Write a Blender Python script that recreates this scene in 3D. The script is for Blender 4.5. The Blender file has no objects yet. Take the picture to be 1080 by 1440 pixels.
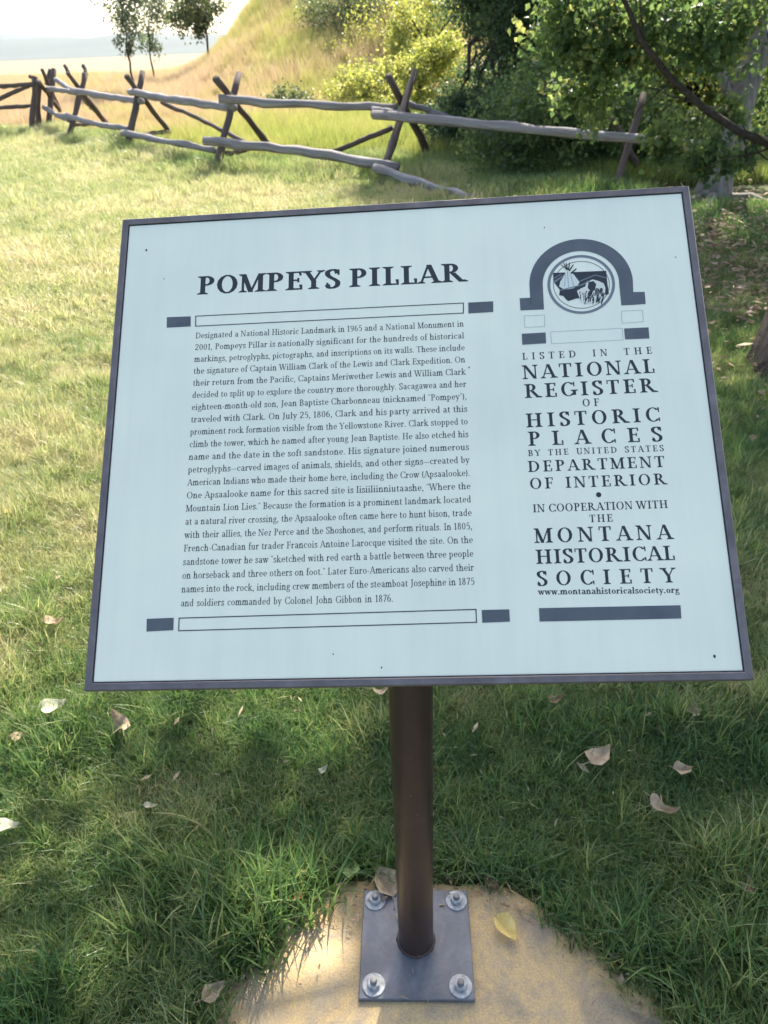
import bpy, math, random
import numpy as np
from mathutils import Vector, Matrix

# ------------------------------------------------------------------ camera, light, exposure
S = bpy.context.scene
COL = S.collection
F_PX, CAM_H = 1080.0, 1.45
ROT = np.array([[0.999211765822271, -0.03969693996190109, 0.0],
                [-0.020648658542908413, -0.5197474310191781, 0.8540703957223568],
                [-0.0339039812222275, -0.853397188246262, -0.5201574368887336]])
cam = bpy.data.cameras.new('camera')
cam.sensor_fit = 'VERTICAL'; cam.sensor_height = 36.0; cam.lens = F_PX / 1440 * 36.0
cam.clip_start = 0.02; cam.clip_end = 20000
cam.dof.use_dof = True; cam.dof.focus_distance = 1.0; cam.dof.aperture_fstop = 12.0
camo = bpy.data.objects.new('camera', cam); COL.objects.link(camo)
xr, yd, zf = ROT[:, 0], ROT[:, 1], ROT[:, 2]
M = Matrix(((xr[0], -yd[0], -zf[0], 0), (xr[1], -yd[1], -zf[1], 0), (xr[2], -yd[2], -zf[2], CAM_H), (0, 0, 0, 1)))
camo.matrix_world = M
S.camera = camo

SUN_EL, SUN_AZ = math.radians(42.5), math.radians(17)      # azimuth from +Y towards +X
SUN_DIR = np.array([math.sin(SUN_AZ) * math.cos(SUN_EL), math.cos(SUN_AZ) * math.cos(SUN_EL), math.sin(SUN_EL)])
W = bpy.data.worlds.new('World'); S.world = W; W.use_nodes = True
nt = W.node_tree; nt.nodes.clear()
out = nt.nodes.new('ShaderNodeOutputWorld'); bg = nt.nodes.new('ShaderNodeBackground'); sky = nt.nodes.new('ShaderNodeTexSky')
sky.sky_type = 'NISHITA'; sky.sun_disc = False; sky.sun_elevation = SUN_EL; sky.sun_rotation = SUN_AZ
sky.dust_density = 2.5; sky.air_density = .9; sky.ozone_density = .6
bg.inputs['Strength'].default_value = 0.15
nt.links.new(sky.outputs[0], bg.inputs[0]); nt.links.new(bg.outputs[0], out.inputs[0])
sl = bpy.data.lights.new('sun', 'SUN'); sl.energy = 5.0; sl.angle = math.radians(0.53); sl.color = (1.0, 0.95, 0.86)
so = bpy.data.objects.new('sun', sl); COL.objects.link(so)
so.rotation_euler = Vector(SUN_DIR).to_track_quat('Z', 'Y').to_euler(); so.location = (5, 20, 30)
S.view_settings.view_transform = 'Standard'; S.view_settings.look = 'None'
S.view_settings.exposure = 1.56; S.view_settings.gamma = 1.0; S.view_settings.use_curve_mapping = False
S.cycles.use_denoising = True
S.cycles.max_bounces = 8; S.cycles.transparent_max_bounces = 8; S.cycles.volume_bounces = 0
S.cycles.sample_clamp_indirect = 8

rng = np.random.default_rng(7); random.seed(7)

def ray(px, py):
    return ROT @ np.array([px - 540.0, py - 720.0, F_PX])
def at(px, py, Y):
    r = ray(px, py); return Vector((np.array([0, 0, CAM_H]) + r * Y / r[1]).tolist())
def grd(px, py, z=0.0):
    r = ray(px, py); return Vector((np.array([0, 0, CAM_H]) + r * (z - CAM_H) / r[2]).tolist())

# ------------------------------------------------------------------ materials
def mat(name, col=(.5, .5, .5), rough=.6, metal=0.0, spec=.5):
    m = bpy.data.materials.new(name); m.use_nodes = True
    b = m.node_tree.nodes['Principled BSDF']
    b.inputs['Base Color'].default_value = (*col, 1); b.inputs['Roughness'].default_value = rough
    b.inputs['Metallic'].default_value = metal; b.inputs['Specular IOR Level'].default_value = spec
    return m, m.node_tree, b
def ramp(nt, fac, stops):
    r = nt.nodes.new('ShaderNodeValToRGB'); e = r.color_ramp.elements
    while len(e) < len(stops): e.new(0.5)
    for el, (p, c) in zip(e, stops): el.position = p; el.color = (*c, 1)
    nt.links.new(fac, r.inputs[0]); return r.outputs[0]
def noise(nt, scale, detail=4, vec=None, rough=.55, dist=0.0):
    n = nt.nodes.new('ShaderNodeTexNoise'); n.inputs['Scale'].default_value = scale
    n.inputs['Detail'].default_value = detail; n.inputs['Roughness'].default_value = rough; n.inputs['Distortion'].default_value = dist
    if vec is not None: nt.links.new(vec, n.inputs['Vector'])
    return n.outputs[0]
def coord(nt, kind='Object', scale=None):
    t = nt.nodes.new('ShaderNodeTexCoord'); o = t.outputs[kind]
    if scale:
        mp = nt.nodes.new('ShaderNodeMapping'); mp.inputs['Scale'].default_value = scale
        nt.links.new(o, mp.inputs['Vector']); o = mp.outputs[0]
    return o
def bump(nt, b, h, strength, dist=0.01):
    n = nt.nodes.new('ShaderNodeBump'); n.inputs['Strength'].default_value = strength; n.inputs['Distance'].default_value = dist
    nt.links.new(h, n.inputs['Height']); nt.links.new(n.outputs[0], b.inputs['Normal'])
def mix(nt, fac, a, b, mode='MIX'):
    n = nt.nodes.new('ShaderNodeMix'); n.data_type = 'RGBA'; n.blend_type = mode
    for s, v in ((n.inputs[0], fac), (n.inputs[6], a), (n.inputs[7], b)):
        if isinstance(v, (int, float)): s.default_value = v
        elif isinstance(v, tuple): s.default_value = (*v, 1)
        else: nt.links.new(v, s)
    return n.outputs[2]
def math_(nt, op, a, b=None, clamp=False):
    n = nt.nodes.new('ShaderNodeMath'); n.operation = op; n.use_clamp = clamp
    for s, v in ((n.inputs[0], a), (n.inputs[1], b)):
        if v is None: continue
        if isinstance(v, (int, float)): s.default_value = v
        else: nt.links.new(v, s)
    return n.outputs[0]

def foliage_mat(name, stops, trans=.45, instancer=False, rough=.5, spec=.35):
    """leaf or blade: colour varied per leaf (attribute tone) and per clump (attribute tint)"""
    m, nt, b = mat(name, rough=rough, spec=spec)
    a = nt.nodes.new('ShaderNodeAttribute'); a.attribute_name = 'tone'
    f = a.outputs['Fac']
    if instancer:
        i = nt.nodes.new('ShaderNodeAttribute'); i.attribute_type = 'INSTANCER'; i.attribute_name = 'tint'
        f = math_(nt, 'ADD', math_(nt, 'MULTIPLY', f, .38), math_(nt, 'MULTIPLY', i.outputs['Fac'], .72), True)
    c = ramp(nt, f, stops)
    nt.links.new(c, b.inputs['Base Color'])
    t = nt.nodes.new('ShaderNodeBsdfTranslucent')
    hs = nt.nodes.new('ShaderNodeHueSaturation'); hs.inputs['Value'].default_value = 1.5; hs.inputs['Hue'].default_value = .49; hs.inputs['Saturation'].default_value = 1.1
    nt.links.new(c, hs.inputs['Color']); nt.links.new(hs.outputs[0], t.inputs['Color'])
    mx = nt.nodes.new('ShaderNodeMixShader'); mx.inputs[0].default_value = trans
    nt.links.new(b.outputs[0], mx.inputs[1]); nt.links.new(t.outputs[0], mx.inputs[2])
    nt.links.new(mx.outputs[0], nt.nodes['Material Output'].inputs['Surface'])
    return m

# lawn and meadow blades
G_LAWN = foliage_mat('lawn_blades', [(0, (.028, .070, .028)), (.28, (.064, .130, .044)), (.5, (.125, .205, .062)), (.72, (.32, .34, .14)), (1, (.54, .47, .29))], .42, True, .38, .55)
G_DRY = foliage_mat('meadow_blades', [(0, (.035, .065, .022)), (.14, (.10, .16, .04)), (.3, (.25, .29, .085)), (.55, (.34, .34, .11)), (.75, (.38, .30, .17)), (1, (.44, .34, .22))], .4, True)
L_COTTON = foliage_mat('cottonwood_leaves', [(0, (.045, .080, .030)), (.5, (.095, .150, .052)), (.85, (.17, .22, .075)), (1, (.32, .32, .11))], .52)
L_DARK = foliage_mat('dark_shrub_leaves', [(0, (.030, .055, .026)), (.6, (.060, .100, .044)), (1, (.11, .155, .065))], .45)
L_YELLOW = foliage_mat('yellow_shrub_leaves', [(0, (.13, .16, .035)), (.5, (.27, .30, .075)), (1, (.44, .41, .15))], .5)
L_OLIVE = foliage_mat('olive_tree_leaves', [(0, (.05, .075, .03)), (.5, (.09, .12, .05)), (1, (.19, .20, .09))], .4)
L_GREY = foliage_mat('grey_green_leaves', [(0, (.045, .075, .045)), (.5, (.085, .12, .07)), (1, (.17, .20, .11))], .4)

def bark(name, c0, c1, c2, sc=(18, 18, 3)):
    m, nt, b = mat(name, rough=.9, spec=.2)
    v = coord(nt, 'Object', sc)
    n = noise(nt, 1.0, 8, v, .7, .6)
    nt.links.new(ramp(nt, n, [(.3, c0), (.5, c1), (.7, c2)]), b.inputs['Base Color'])
    bump(nt, b, n, .8, .02)
    return m
M_BARK = bark('cottonwood_bark', (.035, .024, .018), (.11, .080, .060), (.20, .155, .12), (20, 20, 3))
M_TWIG = bark('twig_bark', (.03, .022, .016), (.06, .045, .03), (.1, .08, .06), (30, 30, 30))
M_PALEBARK = bark('pale_bark', (.06, .05, .04), (.19, .165, .14), (.32, .28, .25), (22, 22, 4))

def log_mat(name, c0, c1, c2):
    m, nt, b = mat(name, rough=.85, spec=.25)
    a = nt.nodes.new('ShaderNodeUVMap')
    mp = nt.nodes.new('ShaderNodeMapping'); mp.inputs['Scale'].default_value = (13, .8, 1)
    nt.links.new(a.outputs[0], mp.inputs['Vector'])
    oi = nt.nodes.new('ShaderNodeObjectInfo')
    cmb = nt.nodes.new('ShaderNodeCombineXYZ'); nt.links.new(math_(nt, 'MULTIPLY', oi.outputs['Random'], 50), cmb.inputs[0])
    nt.links.new(cmb.outputs[0], mp.inputs['Location'])
    n = noise(nt, 3.0, 8, mp.outputs[0], .7, .3)
    n2 = noise(nt, .7, 3, mp.outputs[0])
    c = ramp(nt, n, [(.36, c0), (.47, c1), (.62, c2)])
    c = mix(nt, ramp(nt, n2, [(.45, (0, 0, 0)), (.62, (.6, .6, .6))]), c, (.10, .075, .055))
    nt.links.new(c, b.inputs['Base Color']); bump(nt, b, n, .7, .01)
    return m
M_RAIL = log_mat('weathered_rail', (.12, .10, .09), (.25, .225, .21), (.40, .37, .35))
M_LOG = log_mat('brown_log', (.045, .030, .025), (.095, .066, .056), (.18, .14, .12))

# sign materials
m, nt, b = mat('white_panel', (.80, .83, .82), .32, spec=.45)
tc = coord(nt, 'Generated'); sp = nt.nodes.new('ShaderNodeSeparateXYZ'); nt.links.new(tc, sp.inputs[0])
n = noise(nt, 5, 6, tc); n2 = noise(nt, 60, 3, tc)
base = ramp(nt, n, [(.3, (.82, .79, .60)), (.7, (.86, .83, .625))])
# grime line a few millimetres above the bottom rail
d = math_(nt, 'ABSOLUTE', math_(nt, 'SUBTRACT', math_(nt, 'ADD', sp.outputs[1], math_(nt, 'MULTIPLY', n, .006)), .0135))
g = math_(nt, 'MULTIPLY', math_(nt, 'SUBTRACT', 1.0, math_(nt, 'DIVIDE', d, .0045), True), .6)
base = mix(nt, g, base, (.52, .50, .34))
spk = ramp(nt, n2, [(.0, (.93, .93, .93)), (.28, (1, 1, 1))])
base = mix(nt, 1.0, base, spk, 'MULTIPLY')
st_ = noise(nt, 1.0, 5, coord(nt, 'Generated', (38, 2.2, 1)), .6); cl_ = noise(nt, 3.2, 3, tc, .5)
base = mix(nt, 1.0, base, ramp(nt, st_, [(.3, (.955, .96, .965)), (.6, (1, 1, 1))]), 'MULTIPLY')
base = mix(nt, 1.0, base, ramp(nt, cl_, [(.32, (.93, .945, .96)), (.62, (1, 1, 1))]), 'MULTIPLY')
nt.links.new(base, b.inputs['Base Color'])
nt.links.new(math_(nt, 'ADD', math_(nt, 'MULTIPLY', n2, .15), .25), b.inputs['Roughness'])
M_PANEL = m
M_INK, nt, b = mat('dark_ink', (.026, .030, .034), .45, spec=.4)
M_GREY, nt, b = mat('slate_ink', (.085, .105, .135), .4, spec=.4)
nt.links.new(ramp(nt, noise(nt, 30, 4, coord(nt, 'Object')), [(.3, (.085, .092, .098)), (.7, (.115, .122, .125))]), b.inputs['Base Color'])
M_LIGHTINK, nt, b = mat('pale_grey_ink', (.36, .41, .44), .4, spec=.4)
M_HAIR, nt, b = mat('hairline_ink', (.30, .36, .36), .4, spec=.4)
M_MIDINK, nt, b = mat('mid_grey_ink', (.17, .185, .19), .4, spec=.4)
M_PALE, nt, b = mat('panel_white_ink', (.66, .645, .52), .4, spec=.4)

M_FRAME, nt, b = mat('bronze_frame', (.15, .13, .14), .38, .35)
v = coord(nt, 'Object'); n = noise(nt, 25, 6, v, .65)
nt.links.new(ramp(nt, n, [(.3, (.125, .100, .090)), (.55, (.175, .145, .132)), (.75, (.24, .205, .19))]), b.inputs['Base Color'])
nt.links.new(math_(nt, 'ADD', math_(nt, 'MULTIPLY', n, .3), .25), b.inputs['Roughness'])
bump(nt, b, noise(nt, 180, 3, v), .12, .001)
M_GASKET, nt, b = mat('black_gasket', (.012, .014, .02), .7)

M_POST, nt, b = mat('brown_post_paint', (.07, .035, .025), .42, .1)
v = coord(nt, 'Object'); n = noise(nt, 9, 7, v, .65); n2 = noise(nt, 170, 2, v)
c = ramp(nt, n, [(.3, (.034, .018, .014)), (.55, (.050, .028, .021)), (.75, (.085, .048, .036))])
c = mix(nt, ramp(nt, n2, [(.76, (0, 0, 0)), (.80, (1, 1, 1))]), c, (.35, .33, .3))
nt.links.new(c, b.inputs['Base Color']); bump(nt, b, noise(nt, 90, 4, v), .15, .002)
nt.links.new(math_(nt, 'ADD', math_(nt, 'MULTIPLY', n, .35), .22), b.inputs['Roughness'])

M_PLATE, nt, b = mat('base_plate_steel', (.08, .08, .09), .42, .15)
v = coord(nt, 'Object'); n = noise(nt, 14, 8, v, .7, .5); n2 = noise(nt, 70, 5, v)
c = ramp(nt, n, [(.28, (.075, .080, .090)), (.5, (.125, .13, .138)), (.7, (.19, .195, .20))])
c = mix(nt, ramp(nt, n2, [(.55, (0, 0, 0)), (.75, (.5, .5, .5))]), c, (.23, .20, .17))
nt.links.new(c, b.inputs['Base Color']); bump(nt, b, n2, .25, .002)
nt.links.new(math_(nt, 'ADD', math_(nt, 'MULTIPLY', n, .4), .2), b.inputs['Roughness'])
M_ZINC, nt, b = mat('zinc_hardware', (.5, .5, .48), .6, .3)
n = noise(nt, 120, 5, coord(nt, 'Object')); nt.links.new(ramp(nt, n, [(.3, (.26, .255, .24)), (.6, (.46, .455, .43)), (.8, (.60, .60, .56))]), b.inputs['Base Color'])
bump(nt, b, n, .3, .001)
M_BOLT, nt, b = mat('dark_bolt', (.20, .19, .18), .5, .6)

M_PAD, nt, b = mat('tan_concrete', (.4, .3, .18), .9, spec=.2)
v = coord(nt, 'Object'); n = noise(nt, 5.5, 8, v, .62, .8); n2 = noise(nt, 60, 6, v, .7); n3 = noise(nt, 260, 3, v)
c = ramp(nt, n, [(.28, (.21, .18, .14)), (.40, (.42, .32, .19)), (.50, (.62, .43, .20)), (.60, (.53, .39, .21)), (.74, (.43, .39, .32))])
c = mix(nt, ramp(nt, n2, [(.45, (0, 0, 0)), (.72, (.65, .65, .65))]), c, (.34, .29, .22))
c = mix(nt, .5, c, ramp(nt, n3, [(.3, (.55, .55, .55)), (.6, (1.05, 1.05, 1.05))]), 'MULTIPLY')
nt.links.new(c, b.inputs['Base Color']); 
bump(nt, b, math_(nt, 'ADD', n2, math_(nt, 'MULTIPLY', n3, .4)), .55, .006)

# ground: thatch under the lawn, tan meadow further out, blue hills are plain scrub
M_GROUND, nt, b = mat('grass_ground', (.1, .1, .05), .95, spec=.1)
v = coord(nt, 'Object'); sp = nt.nodes.new('ShaderNodeSeparateXYZ'); nt.links.new(v, sp.inputs[0])
n = noise(nt, 1.3, 10, v, .7); n2 = noise(nt, 40, 8, v, .75); nb = noise(nt, .12, 6, v)
lawn = ramp(nt, n2, [(.3, (.022, .035, .014)), (.5, (.055, .075, .028)), (.7, (.16, .14, .07))])
lawn = mix(nt, ramp(nt, n, [(.4, (0, 0, 0)), (.65, (.7, .7, .7))]), lawn, (.17, .17, .065))
mead = ramp(nt, nb, [(.3, (.27, .23, .12)), (.5, (.37, .29, .19)), (.7, (.41, .33, .22))])
mead = mix(nt, math_(nt, 'MULTIPLY', math_(nt, 'DIVIDE', math_(nt, 'SUBTRACT', sp.outputs[1], 45.0), 60.0, True), .85), mead, mix(nt, noise(nt, .03, 6, v), (.15, .105, .08), (.22, .165, .12)))
mead = mix(nt, .3, mead, ramp(nt, n, [(.35, (.18, .17, .07)), (.65, (.5, .42, .24))]))
fy = math_(nt, 'DIVIDE', math_(nt, 'SUBTRACT', sp.outputs[1], 12.0), 18.0, True)
c = mix(nt, fy, lawn, mead)
far = math_(nt, 'DIVIDE', math_(nt, 'SUBTRACT', sp.outputs[1], 500.0), 500.0, True)
c = mix(nt, far, c, mix(nt, noise(nt, .006, 6, v), (.06, .08, .07), (.11, .12, .10)))
nt.links.new(c, b.inputs['Base Color']); bump(nt, b, n2, .5, .02)

# ------------------------------------------------------------------ mesh helpers
def tag(o, label=None, cat=None, group=None, kind=None):
    if label: o['label'] = label
    if cat: o['category'] = cat
    if group: o['group'] = group
    if kind: o['kind'] = kind
    return o
def empty(name, loc=(0, 0, 0), rz=0):
    o = bpy.data.objects.new(name, None); o.location = loc; o.rotation_euler = (0, 0, rz); o.empty_display_size = .1
    COL.objects.link(o); return o
def link(name, me, parent=None, coll=None):
    o = bpy.data.objects.new(name, me); (coll or COL).objects.link(o)
    if parent: o.parent = parent
    return o
def mesh(name, V, Fc, m, parent=None, smooth=False, coll=None):
    me = bpy.data.meshes.new(name); me.from_pydata([tuple(v) for v in V], [], [tuple(f) for f in Fc]); me.update()
    if m: me.materials.append(m)
    if smooth: me.polygons.foreach_set('use_smooth', [True] * len(me.polygons))
    return link(name, me, parent, coll)
def np_mesh(name, V, Q, m, tone=None, parent=None, coll=None, smooth=False):
    """fast mesh: V (n,3), Q (k,3|4) face indices, tone per vertex"""
    me = bpy.data.meshes.new(name); k = Q.shape[1]
    me.vertices.add(len(V)); me.vertices.foreach_set('co', V.astype(np.float32).ravel())
    me.loops.add(Q.size); me.loops.foreach_set('vertex_index', Q.astype(np.int32).ravel())
    me.polygons.add(len(Q)); me.polygons.foreach_set('loop_start', np.arange(0, Q.size, k, dtype=np.int32))
    me.polygons.foreach_set('loop_total', np.full(len(Q), k, dtype=np.int32))
    me.update(calc_edges=True)
    if tone is not None:
        a = me.attributes.new('tone', 'FLOAT', 'POINT'); a.data.foreach_set('value', tone.astype(np.float32))
    if smooth: me.polygons.foreach_set('use_smooth', np.ones(len(Q), dtype=bool))
    me.materials.append(m)
    return link(name, me, parent, coll)
def tube(pts, radii, sides=10, wob=0.0, cap=True):
    pts = [Vector(p) for p in pts]; V = []; Fc = []; UV = []
    up = Vector((0, 0, 1)); L = 0; prev = None
    for i, p in enumerate(pts):
        d = (pts[min(i + 1, len(pts) - 1)] - pts[max(i - 1, 0)]).normalized()
        if prev is None:
            a = d.cross(up if abs(d.z) < .9 else Vector((1, 0, 0))).normalized()
        else:
            a = (prev - d * prev.dot(d)).normalized()
        prev = a; bb = d.cross(a)
        if i: L += (p - pts[i - 1]).length
        for s in range(sides):
            t = 2 * math.pi * s / sides; r = radii[i] * (1 + random.uniform(-wob, wob))
            V.append(p + (a * math.cos(t) + bb * math.sin(t)) * r); UV.append((s / sides, L))
    for i in range(len(pts) - 1):
        for s in range(sides):
            s2 = (s + 1) % sides; Fc.append((i * sides + s, i * sides + s2, (i + 1) * sides + s2, (i + 1) * sides + s))
    if cap:
        Fc.append(tuple(range(sides - 1, -1, -1))); Fc.append(tuple((len(pts) - 1) * sides + s for s in range(sides)))
    return V, Fc, UV
def log(name, p0, p1, r0, r1, m, parent, seg=7, bend=.02, sides=10):
    p0, p1 = Vector(p0), Vector(p1); L = (p1 - p0).length; pts = []; rad = []
    off = Vector((random.uniform(-1, 1), random.uniform(-1, 1), random.uniform(-1, 1))) * bend * L
    for i in range(seg + 1):
        t = i / seg; j = Vector([random.uniform(-1, 1) for _ in range(3)]) * r0 * .22
        pts.append(p0.lerp(p1, t) + off * math.sin(math.pi * t) * .6 + (j if 0 < i < seg else j * .3)); rad.append((r0 + (r1 - r0) * t) * random.uniform(.86, 1.12))
    V, Fc, UV = tube(pts, rad, sides, .09)
    o = mesh(name, V, Fc, m, parent, True)
    uv = o.data.uv_layers.new(name='UVMap')
    for lp in o.data.loops: uv.data[lp.index].uv = UV[lp.vertex_index]
    return o
def join_tubes(list_):
    V, Fc = [], []
    for v, f, _ in list_:
        n = len(V); V += v; Fc += [tuple(i + n for i in q) for q in f]
    return V, Fc
def limb(p0, p1, r0, r1, seg=6, sag=0.0, jit=.04, sides=8):
    p0, p1 = Vector(p0), Vector(p1); L = (p1 - p0).length; pts, rad = [], []
    for i in range(seg + 1):
        t = i / seg; j = Vector([random.uniform(-1, 1) for _ in range(3)]) * jit * L * (0 < i < seg)
        pts.append(p0.lerp(p1, t) + j + Vector((0, 0, sag * math.sin(math.pi * t)))); rad.append(r0 + (r1 - r0) * t)
    return tube(pts, rad, sides, .08)

def sm(x): x = np.clip(x, 0, 1); return x * x * (3 - 2 * x)
def terrain(x, y):
    x = np.asarray(x, float); y = np.asarray(y, float)
    z = .02 * np.sin(x * .9 + 1.3) * np.sin(y * .7) * sm((y - 2.5) / 3)
    xl = -.215 * y - .6
    z = z + 9 * sm((y - 21) / 26) * sm((x - xl) / (.27 * np.maximum(y, 10))) * (1 - sm((y - 90) / 120))
    z = z + .35 * np.sin(x * .6 + y * .35) * sm((y - 22) / 8) * sm((x - xl) / 5) * (1 - sm((y - 90) / 60))
    # far hills
    r = (y - 2300) / 900
    prof = 66 + 16 * np.sin(x / 310 + .6) + 9 * np.sin(x / 120 + 2) + 5 * np.sin(x / 47)
    return z + prof * sm(r)

# ------------------------------------------------------------------ ground
ys = np.concatenate([np.linspace(-14, -1, 14), np.linspace(-.5, 14, 60), np.linspace(14.5, 95, 110), np.geomspace(97, 2500, 45), np.linspace(2560, 4400, 30)])
sx = np.sinh(np.linspace(-5.6, 5.6, 161)); xs = sx / sx[-1] * 3600
XX, YY = np.meshgrid(xs, ys)
XX = XX * (.03 + .97 * np.clip(np.abs(YY) / 1800, 0.06, 1))  # finer near the camera
ZZ = terrain(XX, YY)
V = np.stack([XX.ravel(), YY.ravel(), ZZ.ravel()], 1); nx_, ny_ = len(xs), len(ys)
I = (np.arange(ny_ - 1)[:, None] * nx_ + np.arange(nx_ - 1)[None]).ravel()
Q = np.stack([I, I + 1, I + nx_ + 1, I + nx_], 1)
g = np_mesh('ground', V, Q, M_GROUND, smooth=True); tag(g, 'grassy ground running out to the blue hills', kind='structure')

# ------------------------------------------------------------------ concrete pad round the foot of the post
PC = Vector((.045, .52)); PR = .44
V, Fc = [(PC.x, PC.y, .012)], []; N = 72
ringr = []
for k, (s, z) in enumerate(((.5, .012), (.9, .011), (.97, .008), (1.0, -.01), (1.0, -.06))):
    for i in range(N):
        a = 2 * math.pi * i / N; r = PR * s * (1 + .035 * math.sin(3 * a + 1) + .025 * math.sin(7 * a) + .012 * math.sin(17 * a))
        V.append((PC.x + r * math.cos(a), PC.y + r * math.sin(a), z))
for i in range(N):
    Fc.append((0, 1 + i, 1 + (i + 1) % N))
for k in range(4):
    for i in range(N):
        a, b_ = 1 + k * N + i, 1 + k * N + (i + 1) % N; Fc.append((a, a + N, b_ + N, b_))
pad = mesh('concrete_pad', V, Fc, M_PAD, None, True)
tag(pad, 'round tan concrete footing under the steel base plate of the sign', 'footing')

# ------------------------------------------------------------------ THE SIGN
IMG = [(172, 308), (969, 261), (1062, 957), (118, 972)]     # outer corners of the frame
def homog(src, dst):
    A = []
    for (x, y), (u, v) in zip(src, dst):
        A.append([x, y, 1, 0, 0, 0, -u * x, -u * y, -u]); A.append([0, 0, 0, x, y, 1, -v * x, -v * y, -v])
    return np.linalg.svd(np.array(A, float))[2][-1].reshape(3, 3)
Hm = homog([(0, 0), (1, 0), (1, 1), (0, 1)], [(x - 540, y - 720) for x, y in IMG]); Hi = np.linalg.inv(Hm)
B = np.diag([1 / F_PX, 1 / F_PX, 1]) @ Hm; B *= np.sign(B[2, 2])
SW = .71; k_ = SW / np.linalg.norm(B[:, 0]); SH = np.linalg.norm(B[:, 1]) * k_
r1 = B[:, 0] / np.linalg.norm(B[:, 0]); r2 = B[:, 1] / np.linalg.norm(B[:, 1]); t_ = B[:, 2] * k_
c_ = (r1 + r2); d_ = (r1 - r2); c_ /= np.linalg.norm(c_); d_ /= np.linalg.norm(d_)
r1 = (c_ + d_) / math.sqrt(2); r2 = (c_ - d_) / math.sqrt(2)
ex = Vector((ROT @ r1).tolist()); ey = -Vector((ROT @ r2).tolist()); ez = ex.cross(ey)
TLc = Vector((ROT @ t_).tolist()) + Vector((0, 0, CAM_H)); org = TLc - ey * SH     # bottom-left corner of the face
SM = Matrix(((ex.x, ey.x, ez.x, org.x), (ex.y, ey.y, ez.y, org.y), (ex.z, ey.z, ez.z, org.z), (0, 0, 0, 1)))
def uv(px, py):          # photograph pixel -> metres on the sign face (origin bottom-left)
    p = Hi @ np.array([px - 540, py - 720, 1.0]); return p[0] / p[2] * SW, SH - p[1] / p[2] * SH

PB = Vector((.028, .809, .012))
sign = empty('interpretive_sign', PB)
tag(sign, 'white angled interpretive sign in a bronze frame on one brown post, headed POMPEYS PILLAR', 'sign')
SI = sign.matrix_world.inverted() if False else Matrix.Translation(-PB)
FACE_Z, FR, DEP = -.0022, .0084, .026
def sgn(o):              # place an object modelled in face coordinates
    o.parent = sign; o.matrix_local = SI @ SM; return o
# panel
V = [(.003, .003, FACE_Z), (SW - .003, .003, FACE_Z), (SW - .003, SH - .003, FACE_Z), (.003, SH - .003, FACE_Z)]
V += [(x, y, FACE_Z - .003) for x, y, _ in V]
panel = sgn(mesh('panel', V, [(0, 1, 2, 3), (7, 6, 5, 4), (0, 4, 5, 1), (1, 5, 6, 2), (2, 6, 7, 3), (3, 7, 4, 0)], M_PANEL))
# mitred frame rails
prof = [(0, -DEP), (0, -.0012), (.0012, 0), (FR - .001, 0), (FR, -.0008), (FR, -.006), (.0025, -.006), (.0025, -DEP)]
def rail_mesh(a, b, inward):
    """a, b outer corners (2D); inward unit 2D"""
    a, b, n_ = Vector(a), Vector(b), Vector(inward); d = (b - a).normalized(); V = []
    for P, s in ((a, 1), (b, -1)):
        for o_, z in prof:
            q = P + n_ * o_ + d * s * (o_ + .00012); V.append((q.x, q.y, z))
    K = len(prof); Fc = [tuple(range(K)), tuple(range(2 * K - 1, K - 1, -1))]
    Fc += [(i, K + i, K + (i + 1) % K, (i + 1) % K) for i in range(K)]
    return V, Fc
for a, b_, n_ in (((0, 0), (SW, 0), (0, 1)), ((SW, 0), (SW, SH), (-1, 0)), ((SW, SH), (0, SH), (0, -1)), ((0, SH), (0, 0), (1, 0))):
    V, Fc = rail_mesh(a, b_, n_); o = sgn(mesh('frame_rail', V, Fc, M_FRAME))
gs = []
e0, e1 = FR, FR + .0013
V = []; Fc = []
for x0, y0, x1, y1 in ((e0, e0, SW - e0, e1), (e0, SH - e1, SW - e0, SH - e0), (e0, e1, e1, SH - e1), (SW - e1, e1, SW - e0, SH - e1)):
    n0 = len(V); z = FACE_Z + .0007; V += [(x0, y0, z), (x1, y0, z), (x1, y1, z), (x0, y1, z)]; V += [(x0, y0, FACE_Z), (x1, y0, FACE_Z), (x1, y1, FACE_Z), (x0, y1, FACE_Z)]
    Fc += [(n0, n0 + 1, n0 + 2, n0 + 3)] + [(n0 + i, n0 + 4 + i, n0 + 4 + (i + 1) % 4, n0 + (i + 1) % 4) for i in range(4)]
sgn(mesh('gasket', V, Fc, M_GASKET))
V = [(.003, .003, -.0135), (SW - .003, .003, -.0135), (SW - .003, SH - .003, -.0135), (.003, SH - .003, -.0135)]
V += [(x, y, -.0225) for x, y, _ in V]
sgn(mesh('back_plate', V, [(0, 1, 2, 3), (7, 6, 5, 4), (0, 4, 5, 1), (1, 5, 6, 2), (2, 6, 7, 3), (3, 7, 4, 0)], M_FRAME))

def printed(name, polys, m, z0=.00035, label=None):
    """flat ink shapes on the panel; every shape sits a few microns above the one before"""
    V, Fc = [], []
    for k, P in enumerate(polys):
        n0 = len(V); zz = FACE_Z + z0 + (k % 9) * 2.2e-5
        V += [(x, y, zz) for x, y in P]
        ar = sum(P[i][0] * P[(i + 1) % len(P)][1] - P[(i + 1) % len(P)][0] * P[i][1] for i in range(len(P)))
        idx = list(range(n0, n0 + len(P))); Fc.append(tuple(idx if ar > 0 else idx[::-1]))
    o = mesh(name, V, Fc, m); o.parent = panel
    if label: o['label'] = label
    return o

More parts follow.
